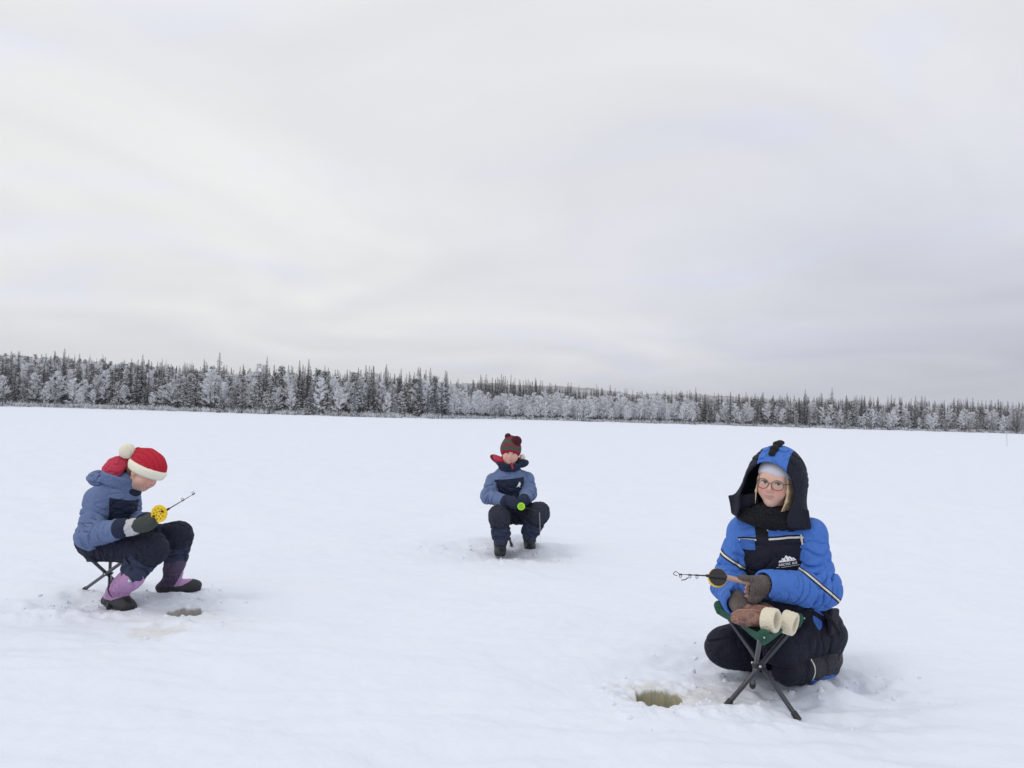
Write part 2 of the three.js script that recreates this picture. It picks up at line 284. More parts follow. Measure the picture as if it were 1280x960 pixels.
function plant(kind, variant, u, back, scale, turn, look = LOOK[kind]) {
  const depth = shoreDepth(u) + back, p = W(u, 500, depth), o = thing(look[0], look[1], look[2], look[3]), k = KIND[kind][variant % KIND[kind].length];
  o.position.set(p.x, groundHeight(p.x, -depth), -depth); o.rotation.y = turn; o.scale.set(scale * (0.9 + 0.2 * ((variant * 7 % 5) / 5)), scale, scale);
  if (look === LOOK[kind]) { const z = kind === 'frosted' ? '' : scale > 0.88 ? 'tall ' : scale < 0.62 ? 'low ' : ''; if (z) { o.userData.label = z + look[1].replace('young ', ''); o.userData.group = z + look[3]; } }
  part('trunk', k.trunk, treeMat, o); part('crown', k.crown, treeMat, o);
}
{
  const R = rng(77);
  // the tallest spire, and the two snow-laden young spruces by the right end of the shore
  plant('spruce', 0, 524, 3, 1.05, 0.4, ['spruce_tree', 'tallest dark spruce, a spire high above its neighbours on the shore', 'tree']);
  plant('frosted', 1, 1240, 1, 0.78, 1.0, ['frosted_spruce', 'small spruce heaped with the whitest snow beside the dark shore trees', 'tree']);
  plant('birch', 3, 1251, -2, 0.3, 0.5, ['frosted_bush', 'low rounded frosted bush in front of the shore trees', 'bush']);
  // front rows, one thing per tree
  for (let u = -60; u < 1345; ) {
    const bay = sstep(545, 580, u) * sstep(890, 850, u), left = sstep(330, 150, u), right = sstep(860, 920, u);
    const row = Math.floor(3 * R()), back = row * 5 + R() * 4 - 1, x = R(); let kind, s;
    if (bay > 0.5) { kind = x < 0.93 ? 'birch' : 'frosted'; s = kind === 'birch' ? 0.5 + 0.42 * R() + 0.08 * row : 0.5 + 0.3 * R(); }
    else if (row === 2) { kind = x < 0.6 ? 'spruce' : x < 0.8 ? 'pine' : 'birch'; s = 0.72 + 0.35 * R(); }
    else if (row === 1) { kind = x < 0.25 ? 'spruce' : x < 0.6 ? 'pine' : x < 0.9 ? 'birch' : 'frosted'; s = 0.62 + 0.4 * R(); }
    else { kind = x < 0.12 ? 'spruce' : x < 0.45 ? 'pine' : x < 0.82 ? 'birch' : 'frosted'; s = 0.4 + 0.45 * R(); }
    if (left > 0.5) s *= 0.95; if (right > 0.5) s *= 0.92;
    plant(kind, Math.floor(R() * 12), u, back, s, R() * 6.28);
    u += (bay > 0.5 ? 3.0 : right > 0.5 ? 3.6 : 4.6) * (0.6 + 0.8 * R());
  }
  // the wood behind: one mass
  const pools = []; for (const kind of ['spruce', 'birch', 'pine']) for (const g of KIND[kind]) pools.push({ kind, g: mergeGeometries([g.trunk, g.crown]), m: [] });
  const of = k => { const a = pools.filter(p => p.kind === k); return a[Math.floor(R() * a.length)]; };
  const q = new THREE.Quaternion(), up = V(0, 1, 0);
  const add = (u, back, s, kind) => { const depth = shoreDepth(u) + back, p = W(u, 500, depth); of(kind).m.push(new THREE.Matrix4().compose(V(p.x, groundHeight(p.x, -depth) - 0.1, -depth), q.setFromAxisAngle(up, R() * 6.28), V(s * (0.85 + 0.3 * R()), s, s * (0.85 + 0.3 * R())))); };
  for (let i = 0; i < 5200; i++) {
    const u = -160 + 1600 * R(), bay = sstep(560, 620, u) * sstep(880, 820, u), back = 12 + 260 * Math.pow(R(), 1.5), x = R();
    if (bay > 0.5) { if (back < 22) { if (x < 0.4) add(u, back, 0.6 + 0.3 * R(), 'birch'); } else add(u, back, x < 0.75 ? mix(1.2, 0.95, sstep(600, 800, u)) * (0.85 + 0.25 * R()) : 0.8 + 0.3 * R(), x < 0.75 ? 'spruce' : x < 0.9 ? 'pine' : 'birch'); continue; }
    const hill = sstep(330, 120, u) * sstep(16, 40, back); if (R() < 0.8 * hill) { add(u, back, 0.7 + 0.3 * R(), R() < 0.55 ? 'birch' : 'pine'); continue; }
    const big = 0.72 + 0.24 * R() + (R() < 0.05 ? 0.16 : 0);
    add(u, back, big, x < 0.68 ? 'spruce' : x < 0.86 ? 'pine' : 'birch');
  }
  const wood = new THREE.Group(); wood.name = 'forest'; wood.userData = { kind: 'stuff', label: 'mixed winter forest rising behind the shoreline trees', category: 'forest' }; scene.add(wood);
  for (const p of pools) if (p.m.length) { const im = new THREE.InstancedMesh(p.g, treeMat, p.m.length); p.m.forEach((m, i) => im.setMatrixAt(i, m)); im.name = p.kind + '_trees'; im.userData.kind = 'stuff'; im.castShadow = im.receiveShadow = true; wood.add(im); }
  // knee-high frosted scrub at the very edge of the ice
  const sc = new Soup(), rime = [0.84, 0.86, 0.89];
  for (let i = 0; i < 90; i++) { const a = R() * 6.28, l = 0.5 + 0.8 * R(), d = V(Math.cos(a) * 0.7, 0.5 + 0.8 * R(), Math.sin(a) * 0.7).multiplyScalar(l), o = V((R() - 0.5) * 1.2, 0, (R() - 0.5) * 0.8), w = V(-Math.sin(a), 0, Math.cos(a)).multiplyScalar(0.05 + 0.05 * R()); sc.tri(o.clone().add(w), o.clone().sub(w), o.clone().add(d), jit(R() < 0.85 ? rime : [0.10, 0.09, 0.08], R)); }
  const sg = sc.geo(), sm = [];
  for (let u = -160; u < 1440; u += 1.6) { const depth = shoreDepth(u) - 1 + 4 * R(), p = W(u, 500, depth), s = 0.5 + 0.9 * R(); if (R() < 0.8) sm.push(new THREE.Matrix4().compose(V(p.x, groundHeight(p.x, -depth) - 0.05, -depth), q.setFromAxisAngle(up, R() * 6.28), V(s, s, s))); }
  const si = new THREE.InstancedMesh(sg, treeMat, sm.length); sm.forEach((m, i) => si.setMatrixAt(i, m)); si.name = 'shore_scrub'; si.userData = { kind: 'stuff', label: 'frosted scrub fringing the edge of the ice', category: 'scrub' }; si.castShadow = si.receiveShadow = true; scene.add(si);
}
{ // far wooded fells
  const fell = (u0, u1, depth, top, seed) => {
    const g = new THREE.PlaneGeometry(1, 1, 220, 26), p = g.attributes.position, c = [], a = W(u0, 510, depth).x, b = W(u1, 510, depth).x;
    for (let i = 0; i < p.count; i++) {
      const s = p.getX(i) + 0.5, t = p.getY(i) + 0.5, u = mix(u0, u1, s), hh = top(u) * (1 + 0.03 * n2(s * 9, seed)), prof = Math.sin(Math.min(1, t * 1.25) * Math.PI / 2);
      const x = mix(a, b, s), z = -depth + 350 - 900 * t; p.setXYZ(i, x, hh * prof - (1 - t) * 3 + 5 * n2(x * 0.02, z * 0.02) * t + 5 * (0.5 + 0.5 * n2(x * 0.16, z * 0.16)) * Math.min(1, t * 4), z);
      const k = 0.5 + 0.5 * fbm2(x * 0.012, z * 0.012), w = mix(0.26, 0.5, sstep(0.35, 0.75, k)); c.push(w * 0.96, w, w * 1.05);
    }
    g.setAttribute('color', new THREE.Float32BufferAttribute(c, 3)); g.computeVertexNormals(); structure('hill', g, new THREE.MeshStandardMaterial({ vertexColors: true, roughness: 1, side: THREE.DoubleSide }));
  };
  const px = (u, v, d) => Math.max(1, W(u, v, d).y);
  fell(330, 1180, 2400, u => px(u, 478 + 0.0285 * (u - 590) + 6 * Math.max(0, (u - 690) / 100) ** 1.4 + 14 * Math.max(0, (590 - u) / 150) ** 2, 2400 + 200), 1);
  fell(700, 1500, 1700, u => px(u, 494 + 0.0285 * (u - 900) + 12 * (Math.abs(u - 900) / 110) ** 2 * 0.35, 1700 + 200), 2);
}
// ---------------------------------------------------------------- soft bodies: distance fields meshed as smooth surfaces
const smin = (a, b, k) => { const h = Math.max(k - Math.abs(a - b), 0) / k; return Math.min(a, b) - h * h * k * 0.25; };
const smax = (a, b, k) => -smin(-a, -b, k);
// folds of cloth: ridges running round the limb, strongest at the given ends (0 = start, 1 = end)
function folds(t, L, qx, qy, o) {
  const f = o.f || 26, g = o.g || 9, s = o.seed || 0, w = o.w || 0.10;
  const w1 = 0.35 * n3(t * f * 0.4 + s, qx * g * 0.5, qy * g * 0.5), n = n3(t * f + s + w1, qx * g + s * 1.7, qy * g - s + w1), e = (o.base ?? 0.35) + (o.e0 || 0) * Math.exp(-((t / w) ** 2)) + (o.e1 || 0) * Math.exp(-(((t - L) / w) ** 2));
  return o.amp * e * (0.45 + 0.35 * n - 1.15 * Math.exp(-((n / 0.22) ** 2)));       // soft swell between narrow creases
}
function cone(a, b, ra, rb, o) {           // tapered capsule from a to b
  const dx = b.x - a.x, dy = b.y - a.y, dz = b.z - a.z, LL = dx * dx + dy * dy + dz * dz, L = Math.sqrt(LL);
  const D = V(dx / L, dy / L, dz / L), S = (Math.abs(D.y) < 0.9 ? V(0, 1, 0) : V(1, 0, 0)).cross(D).normalize(), T = D.clone().cross(S);
  return (x, y, z) => {
    const px = x - a.x, py = y - a.y, pz = z - a.z, t = clamp((px * dx + py * dy + pz * dz) / LL);
    const d = Math.hypot(px - dx * t, py - dy * t, pz - dz * t) - (ra + (rb - ra) * t);
    return o && Math.abs(d) < 0.028 ? d - folds(t * L, L, px * S.x + py * S.y + pz * S.z, px * T.x + py * T.y + pz * T.z, o) : d;
  };
}
const chain = (pts, rs, o) => { const c = []; for (let i = 0; i + 1 < pts.length; i++) c.push(cone(pts[i], pts[i + 1], rs[i], rs[i + 1], o)); return (x, y, z) => { let d = 1e9; for (const f of c) d = smin(d, f(x, y, z), 0.012); return d; }; };
function frame(o, fwd, up) { const z = fwd.clone().normalize(), x = up.clone().cross(z).normalize(), y = z.clone().cross(x); const m = new THREE.Matrix4().makeBasis(x, y, z); m.setPosition(o); return m; }
function local(F, fn) { const e = F.clone().invert().elements; return (x, y, z) => fn(e[0] * x + e[4] * y + e[8] * z + e[12], e[1] * x + e[5] * y + e[9] * z + e[13], e[2] * x + e[6] * y + e[10] * z + e[14]); }
function egg(c, r, o) {                    // ellipsoid in the current frame
  return (x, y, z) => {
    x -= c.x; y -= c.y; z -= c.z; const k0 = Math.hypot(x / r.x, y / r.y, z / r.z), k1 = Math.hypot(x / (r.x * r.x), y / (r.y * r.y), z / (r.z * r.z)), d = k1 < 1e-6 ? -Math.min(r.x, r.y, r.z) : k0 * (k0 - 1) / k1;
    return o && Math.abs(d) < 0.028 ? d - folds(y, r.y, x, z, o) : d;
  };
}
function slab(c, h, r) { return (x, y, z) => { const a = Math.abs(x - c.x) - h.x + r, b = Math.abs(y - c.y) - h.y + r, q = Math.abs(z - c.z) - h.z + r; return Math.hypot(Math.max(a, 0), Math.max(b, 0), Math.max(q, 0)) + Math.min(Math.max(a, b, q), 0) - r; }; }
const blend = (k, ...f) => (x, y, z) => { let d = f[0](x, y, z); for (let i = 1; i < f.length; i++) d = smin(d, f[i](x, y, z), k); return d; };

// surface nets, coarse blocks far from the surface are skipped
function skin(f, lo, hi, c) {
  const nx = Math.ceil((hi.x - lo.x) / c) + 1, ny = Math.ceil((hi.y - lo.y) / c) + 1, nz = Math.ceil((hi.z - lo.z) / c) + 1, B = 6, val = new Float32Array(nx * ny * nz), sx = 1, sy = nx, sz = nx * ny;
  for (let bz = 0; bz < nz; bz += B) for (let by = 0; by < ny; by += B) for (let bx = 0; bx < nx; bx += B) {
    const d0 = f(lo.x + (bx + B / 2) * c, lo.y + (by + B / 2) * c, lo.z + (bz + B / 2) * c), far = Math.abs(d0) > B * c * 0.9 * 1.35 + 0.016;
    for (let z = bz; z < Math.min(nz, bz + B); z++) for (let y = by; y < Math.min(ny, by + B); y++) for (let x = bx; x < Math.min(nx, bx + B); x++) val[x + y * sy + z * sz] = far ? d0 : f(lo.x + x * c, lo.y + y * c, lo.z + z * c);
  }
  const vid = new Int32Array(nx * ny * nz).fill(-1), p = [], idx = [], C = [[0, 0, 0], [1, 0, 0], [0, 1, 0], [1, 1, 0], [0, 0, 1], [1, 0, 1], [0, 1, 1], [1, 1, 1]], E = [[0, 1], [2, 3], [4, 5], [6, 7], [0, 2], [1, 3], [4, 6], [5, 7], [0, 4], [1, 5], [2, 6], [3, 7]];
  const g = [0, 0, 0, 0, 0, 0, 0, 0];
  for (let z = 0; z < nz - 1; z++) for (let y = 0; y < ny - 1; y++) for (let x = 0; x < nx - 1; x++) {
    const o = x + y * sy + z * sz; let m = 0; for (let i = 0; i < 8; i++) { g[i] = val[o + C[i][0] + C[i][1] * sy + C[i][2] * sz]; if (g[i] < 0) m |= 1 << i; }
    if (m === 0 || m === 255) continue;
    let n = 0, X = 0, Y = 0, Z = 0; for (const [a, b] of E) if ((g[a] < 0) !== (g[b] < 0)) { const t = g[a] / (g[a] - g[b]); X += C[a][0] + t * (C[b][0] - C[a][0]); Y += C[a][1] + t * (C[b][1] - C[a][1]); Z += C[a][2] + t * (C[b][2] - C[a][2]); n++; }
    vid[o] = p.length / 3; p.push(lo.x + (x + X / n) * c, lo.y + (y + Y / n) * c, lo.z + (z + Z / n) * c);
  }
  const quad = (a, b, d, e, flip) => { if (a < 0 || b < 0 || d < 0 || e < 0) return; if (flip) idx.push(a, d, b, b, d, e); else idx.push(a, b, d, b, e, d); };
  for (let z = 1; z < nz - 1; z++) for (let y = 1; y < ny - 1; y++) for (let x = 1; x < nx - 1; x++) {
    const o = x + y * sy + z * sz, s = val[o] < 0;
    if (s !== (val[o + sx] < 0)) quad(vid[o - sy - sz], vid[o - sz], vid[o - sy], vid[o], !s);
    if (s !== (val[o + sy] < 0)) quad(vid[o - sx - sz], vid[o - sz], vid[o - sx], vid[o], s);
    if (s !== (val[o + sz] < 0)) quad(vid[o - sx - sy], vid[o - sy], vid[o - sx], vid[o], !s);
  }
  const n = new Array(p.length), e = c * 0.45;
  for (let i = 0; i < p.length; i += 3) {
    const x = p[i], y = p[i + 1], z = p[i + 2], d = f(x, y, z); let gx = f(x + e, y, z) - d, gy = f(x, y + e, z) - d, gz = f(x, y, z + e) - d; const l = Math.hypot(gx, gy, gz) || 1; gx /= l; gy /= l; gz /= l;
    const q = clamp(d, -c * 0.35, c * 0.35); p[i] = x - gx * q; p[i + 1] = y - gy * q; p[i + 2] = z - gz * q; n[i] = gx; n[i + 1] = gy; n[i + 2] = gz;
  }
  return { p, n, idx };
}
// cut a mesh along f = 0 into the side f < 0 and the side f >= 0
function cut(m, f) {
  const N = m.p.length / 3, v = new Float32Array(N); for (let i = 0; i < N; i++) v[i] = f(m.p[3 * i], m.p[3 * i + 1], m.p[3 * i + 2]) || 1e-9;
  const out = [{ p: [], n: [], idx: [] }, { p: [], n: [], idx: [] }], map = [new Map(), new Map()];
  const at = (s, key, i, j, t) => { let q = map[s].get(key); if (q === undefined) { const o = out[s]; q = o.p.length / 3; for (let k = 0; k < 3; k++) { o.p.push(mix(m.p[3 * i + k], m.p[3 * j + k], t)); o.n.push(mix(m.n[3 * i + k], m.n[3 * j + k], t)); } map[s].set(key, q); } return q; };
  const own = (s, i) => at(s, i, i, i, 0), edge = (s, i, j) => { const a = Math.min(i, j), b = Math.max(i, j); return at(s, N + a * N + b, a, b, v[a] / (v[a] - v[b])); };
  for (let k = 0; k < m.idx.length; k += 3) {
    const T = [m.idx[k], m.idx[k + 1], m.idx[k + 2]], S = T.map(i => v[i] < 0 ? 0 : 1), c = S[0] + S[1] + S[2];
    if (c === 0 || c === 3) { const s = S[0]; out[s].idx.push(own(s, T[0]), own(s, T[1]), own(s, T[2])); continue; }
    const lone = c === 1 ? S.indexOf(1) : S.indexOf(0), a = T[lone], b = T[(lone + 1) % 3], d = T[(lone + 2) % 3], s = S[lone], o = 1 - s;
    out[s].idx.push(own(s, a), edge(s, a, b), edge(s, a, d)); out[o].idx.push(edge(o, a, b), own(o, b), own(o, d), edge(o, a, b), own(o, d), edge(o, a, d));
  }
  return out;
}
const join = (...ms) => { const r = { p: [], n: [], idx: [] }; for (const m of ms) { const b = r.p.length / 3; for (const x of m.p) r.p.push(x); for (const x of m.n) r.n.push(x); for (const i of m.idx) r.idx.push(i + b); } return r; };
function solid(m, color) {
  const g = new THREE.BufferGeometry(); g.setAttribute('position', new THREE.Float32BufferAttribute(m.p, 3)); g.setAttribute('normal', new THREE.Float32BufferAttribute(m.n, 3)); g.setIndex(m.idx);
  const uv = new Float32Array(m.p.length / 3 * 2); for (let i = 0, k = 0; i < m.p.length; i += 3, k += 2) { uv[k] = (m.p[i] + 0.6 * m.p[i + 2]) / 0.3; uv[k + 1] = (m.p[i + 1] + 0.35 * m.p[i + 2]) / 0.3; } g.setAttribute('uv', new THREE.BufferAttribute(uv, 2));
  if (color) { const c = new Float32Array(m.p.length); for (let i = 0; i < m.p.length; i += 3) { const k = color(m.p[i], m.p[i + 1], m.p[i + 2]); c[i] = k[0]; c[i + 1] = k[1]; c[i + 2] = k[2]; } g.setAttribute('color', new THREE.BufferAttribute(c, 3)); }
  return g;
}
function carry(m, F) { const q = V(0, 0, 0); for (let i = 0; i < m.p.length; i += 3) { q.set(m.p[i], m.p[i + 1], m.p[i + 2]).applyMatrix4(F); m.p[i] = q.x; m.p[i + 1] = q.y; m.p[i + 2] = q.z; q.set(m.n[i], m.n[i + 1], m.n[i + 2]).transformDirection(F); m.n[i] = q.x; m.n[i + 1] = q.y; m.n[i + 2] = q.z; } return m; }
const box = (pts, r) => { const lo = V(1e9, 1e9, 1e9), hi = V(-1e9, -1e9, -1e9); for (const p of pts) { lo.min(p); hi.max(p); } lo.subScalar(r); hi.addScalar(r); return [lo, hi]; };
// a small sheet laid onto a surface: rays from the plane (F: x right, y up, z towards the surface's outside) down to f = 0
function patch(f, F, w, h, lift, nx = 24, ny = 16, bend) {
  const g = new THREE.PlaneGeometry(w, h, nx, ny), p = g.attributes.position, o = V(0, 0, 0), d = V(0, 0, -1).transformDirection(F);
  for (let i = 0; i < p.count; i++) { o.set(p.getX(i), p.getY(i), 0.19); if (bend) bend(o); o.applyMatrix4(F); for (let k = 0; k < 70; k++) { const s = f(o.x, o.y, o.z) - lift; if (s < 0.0004) break; o.addScaledVector(d, s * 0.8); } p.setXYZ(i, o.x, o.y, o.z); }
  g.computeVertexNormals(); return g;
}
const wire = (pts, r, n = 24, s = 6, closed = false) => new THREE.TubeGeometry(new THREE.CatmullRomCurve3(pts, closed), n, r, s, closed);

// ---------------------------------------------------------------- heads, hands, boots, stools, rods
const SKIN = [0.70, 0.45, 0.36], LIP = [0.50, 0.19, 0.18], ROSY = [0.70, 0.28, 0.24];
function headField(kid) {
  const b = kid ? 1.0 : 0.0, e = egg, v = V;
  const base = blend(0.03, e(v(0, 0.035, -0.012), v(0.074, 0.078, 0.094)), e(v(0, -0.032, 0.020), v(0.055 + 0.010 * b, 0.078, 0.066)), e(v(0, -0.090 + 0.008 * b, 0.052), v(0.020, 0.019, 0.022)),
    e(v(0.034, -0.034, 0.052), v(0.025 + 0.009 * b, 0.030, 0.026 + 0.006 * b)), e(v(-0.034, -0.034, 0.052), v(0.025 + 0.009 * b, 0.030, 0.026 + 0.006 * b)), cone(v(-0.038, 0.022, 0.066), v(0.038, 0.022, 0.066), 0.014, 0.014));
  const nose = blend(0.006, cone(v(0, 0.010, 0.084), v(0, -0.026, 0.103 - 0.006 * b), 0.0075, 0.0098 - 0.001 * b), e(v(0.0095, -0.031, 0.091), v(0.0065, 0.006, 0.008)), e(v(-0.0095, -0.031, 0.091), v(0.0065, 0.006, 0.008)));
  const lips = blend(0.003, e(v(0, -0.0575, 0.0825), v(0.023, 0.0035, 0.0065)), e(v(0, -0.0645, 0.0815), v(0.019, 0.0045, 0.0070)));
  const ears = blend(0.004, e(v(0.077, -0.004, -0.008), v(0.010, 0.028, 0.018)), e(v(-0.077, -0.004, -0.008), v(0.010, 0.028, 0.018)));
  const pitA = e(v(0.031, 0.003, 0.089), v(0.016, 0.0085, 0.013)), pitB = e(v(-0.031, 0.003, 0.089), v(0.016, 0.0085, 0.013)), slitF = e(v(0, -0.0610, 0.092), v(0.022, 0.0014, 0.007)), slit = (x, y, z) => slitF(x, y - 9 * x * x, z + 9 * x * x);
  const neck = cone(v(0, -0.04, -0.02), v(0, -0.18, -0.045), 0.050, 0.054);
  return (x, y, z) => {
    let d = smin(base(x, y, z), nose(x, y, z), 0.012); d = smin(d, lips(x, y - 8 * x * x, z + 9 * x * x), 0.008); d = smin(d, ears(x, y, z), 0.01); d = smin(d, neck(x, y, z), 0.03);
    d = smax(d, -Math.min(pitA(x, y, z), pitB(x, y, z)), 0.010); d = smax(d, -slit(x, y, z), 0.003);
    return d;
  };
}
function skinColor(x, y, z) {            // natural colouring of a face: rosy cheeks, nose tip and lips
  const ck = Math.exp(-(((Math.abs(x) - 0.040) / 0.022) ** 2 + ((y + 0.032) / 0.022) ** 2)) + 0.7 * Math.exp(-((x / 0.014) ** 2 + ((y + 0.026) / 0.014) ** 2));
  const lp = z > 0.06 && (x / 0.0245) ** 2 + ((y + 0.0612 - 8 * x * x) / 0.0085) ** 2 < 1 ? 0.55 : 0, t = clamp(ck * 0.75 + 0.12 * n3(x * 60, y * 60, z * 60)), r = [0, 0, 0];
  for (let i = 0; i < 3; i++) r[i] = mix(mix(SKIN[i], ROSY[i], t), LIP[i], lp); return r;
}
const crumple = (() => { // small creases of nylon shell cloth, tiling
  const S = 256, b = new Uint8Array(S * S * 4), T = 2 * Math.PI, nn = (i, j, f, o) => n3(Math.cos(i / S * T) * f + o, Math.sin(i / S * T) * f + Math.cos(j / S * T) * f, Math.sin(j / S * T) * f - o);
  for (let j = 0; j < S; j++) for (let i = 0; i < S; i++) { const v = 150 - 90 * Math.abs(nn(i, j, 0.9, 3)) - 70 * Math.abs(nn(i, j, 2.0, 8)) + 25 * nn(i, j, 4.5, 1), q = (j * S + i) * 4; b[q] = b[q + 1] = b[q + 2] = clamp(v, 0, 255); b[q + 3] = 255; }
  const t = new THREE.DataTexture(b, S, S); t.wrapS = t.wrapT = THREE.RepeatWrapping; t.magFilter = THREE.LinearFilter; t.minFilter = THREE.LinearMipmapLinearFilter; t.generateMipmaps = true; t.needsUpdate = true; return t;
})();
const M = {
  skin: new THREE.MeshPhysicalMaterial({ color: 0xffffff, vertexColors: true, roughness: 0.55, specularIntensity: 0.4 }),
  white: mat(lin(0.72, 0.72, 0.70), { roughness: 0.35 }), iris: mat(lin(0.06, 0.07, 0.06), { roughness: 0.2 }), brow: mat(lin(0.16, 0.10, 0.06), { roughness: 0.9 }),
  blond: mat(lin(0.62, 0.47, 0.30), { roughness: 0.55 }), blondPale: mat(lin(0.74, 0.60, 0.44), { roughness: 0.55 }),
  royal: mat(lin(0.050, 0.165, 0.56), { roughness: 0.72, sheen: 0.15, sheenColor: lin(0.4, 0.5, 0.7), sheenRoughness: 0.6 }),
  ink: mat(lin(0.0085, 0.0105, 0.024), { roughness: 0.75, specularIntensity: 0.6 }),
  fleece: mat(lin(0.006, 0.007, 0.010), { roughness: 1 }), pipe: mat(lin(0.70, 0.69, 0.62), { roughness: 0.5 }), shinpad: mat(lin(0.028, 0.030, 0.040), { roughness: 0.8 }),
  slate: mat(lin(0.124, 0.178, 0.340), { roughness: 0.8, sheen: 0.15, sheenColor: lin(0.4, 0.45, 0.6) }), navy: mat(lin(0.013, 0.020, 0.052), { roughness: 0.8, specularIntensity: 0.7 }), navyPants: mat(lin(0.013, 0.016, 0.034), { roughness: 0.85, specularIntensity: 0.7 }), navyShin: mat(lin(0.024, 0.034, 0.075), { roughness: 0.85 }),
  kneepad: mat(lin(0.020, 0.024, 0.042), { roughness: 0.9 }), red: mat(lin(0.50, 0.035, 0.075), { roughness: 0.9, sheen: 0.3, sheenColor: lin(0.7, 0.2, 0.25) }), knitRed: mat(lin(0.47, 0.012, 0.035), { roughness: 0.95, sheen: 0.3, sheenColor: lin(0.8, 0.2, 0.25) }), cream: mat(lin(0.88, 0.85, 0.71), { roughness: 1, sheen: 0.3, sheenColor: lin(0.8, 0.78, 0.7) }),
  knitGrey: mat(lin(0.60, 0.61, 0.70), { roughness: 1 }), wool: mat(lin(0.105, 0.088, 0.085), { roughness: 1, sheen: 0.5, sheenColor: lin(0.5, 0.45, 0.42) }), moss: mat(lin(0.042, 0.052, 0.048), { roughness: 0.85 }), cuff: mat(lin(0.55, 0.55, 0.58), { roughness: 0.9 }),
  lilac: mat(lin(0.45, 0.255, 0.47), { roughness: 0.75 }), plum: mat(lin(0.075, 0.050, 0.10), { roughness: 0.8 }), rubber: mat(lin(0.016, 0.018, 0.024), { roughness: 0.55 }), black: mat(lin(0.010, 0.010, 0.012), { roughness: 0.4 }),
  hatGreen: mat(lin(0.070, 0.082, 0.066), { roughness: 1 }), hatRed: mat(lin(0.17, 0.038, 0.048), { roughness: 1 }), hatBrim: mat(lin(0.30, 0.008, 0.035), { roughness: 1 }), maroon: mat(lin(0.085, 0.014, 0.024), { roughness: 1 }),
  tubeGrey: mat(lin(0.10, 0.105, 0.12), { roughness: 0.3, metalness: 0.4 }), tube: mat(lin(0.020, 0.024, 0.040), { roughness: 0.35, clearcoat: 0.4 }), steel: mat(lin(0.55, 0.56, 0.58), { roughness: 0.3, metalness: 0.9 }), canvas: mat(lin(0.012, 0.075, 0.045), { roughness: 0.85 }),
  yellow: mat(lin(0.85, 0.56, 0.008), { roughness: 0.35 }), lime: mat(lin(0.42, 0.86, 0.02), { roughness: 0.4 }), cork: mat(lin(0.50, 0.33, 0.25), { roughness: 0.8 }), plastic: mat(lin(0.016, 0.016, 0.018), { roughness: 0.42 }),
  leather: mat(lin(1, 1, 1), { roughness: 0.6, vertexColors: true }), shearling: mat(lin(0.72, 0.66, 0.52), { roughness: 1, sheen: 0.4, sheenColor: lin(0.9, 0.85, 0.75) }), line: mat(lin(0.7, 0.7, 0.7), { roughness: 0.4 }),
};
for (const k of ['royal', 'ink', 'slate', 'navy', 'navyPants', 'navyShin', 'kneepad', 'shinpad', 'red', 'lilac', 'plum', 'moss']) { M[k].bumpMap = crumple; M[k].bumpScale = 0.007; }
function eyes(F, who, kid) {
  for (const s of [1, -1]) {
    const e = new THREE.SphereGeometry(0.0112, 18, 14); e.translate(s * 0.031, 0.002, 0.0725); e.applyMatrix4(F); const w = part('eye', e, M.white, who);
    const i = new THREE.SphereGeometry(0.0066, 14, 10); i.scale(1, 1, 0.5); i.translate(s * 0.031 + (kid ? 0 : 0.0022), 0.0028, 0.0815); i.applyMatrix4(F); part('iris', i, M.iris, w);
    const lid = wire([V(s * 0.017, 0.003, 0.078), V(s * 0.024, 0.0085, 0.0840), V(s * 0.033, 0.0095, 0.0835), V(s * 0.042, 0.0070, 0.078), V(s * 0.047, 0.001, 0.072)], 0.0022, 14, 5); lid.applyMatrix4(F); part('upper_eyelid', lid, kid ? M.brow : M.brow, who);
    const b = wire([V(s * 0.014, 0.0235, 0.0835), V(s * 0.027, 0.0262, 0.0825), V(s * 0.040, 0.0240, 0.0765), V(s * 0.048, 0.0180, 0.070)], kid ? 0.0020 : 0.0030, 16, 6); b.applyMatrix4(F); part('eyebrow', b, M.brow, who);
  }
}
// body: torso, limbs and head of one skin; covered by clothes everywhere but face and fingertips
function makeBody(who, F, kid, sc, limbs, extra = []) {
  const hf = headField(kid), H = skin(hf, V(-0.10, -0.165, -0.12), V(0.10, 0.125, 0.13), kid ? 0.0034 : 0.0030), hc = []; for (let i = 0; i < H.p.length; i += 3) hc.push(skinColor(H.p[i], H.p[i + 1], H.p[i + 2]));
  carry(H, F.clone().scale(V(sc, sc, sc)));
  const f = blend(0.05, ...limbs.map(([a, b, r, s]) => cone(a, b, r, s))), [lo, hi] = box(limbs.flatMap(l => [l[0], l[1]]), 0.14), B = skin(f, lo, hi, 0.022), parts = [H, B, ...extra], g = solid(join(...parts));
  const c = new Float32Array(g.attributes.position.count * 3); let k = 0; for (const q of hc) { c[k++] = q[0]; c[k++] = q[1]; c[k++] = q[2]; } while (k < c.length) { c[k++] = 0.66; c[k++] = 0.38; c[k++] = 0.30; }
  g.setAttribute('color', new THREE.BufferAttribute(c, 3)); part('body', g, M.skin, who);
}
function pompom(center, r, seed) { // wool ball: a sphere broken up into tufts
  const g = mergeVertices(new THREE.IcosahedronGeometry(1, 26).deleteAttribute('normal').deleteAttribute('uv'), 1e-5), p = g.attributes.position, q = V(0, 0, 0);
  for (let i = 0; i < p.count; i++) { q.fromBufferAttribute(p, i).normalize(); const t = n3(q.x * 7 + seed, q.y * 7, q.z * 7), f = n3(q.x * 17, q.y * 17 + seed, q.z * 17); q.multiplyScalar(r * (1 + 0.05 * t + 0.05 * f)).add(center); p.setXYZ(i, q.x, q.y, q.z); }
  g.computeVertexNormals(); return g;
}
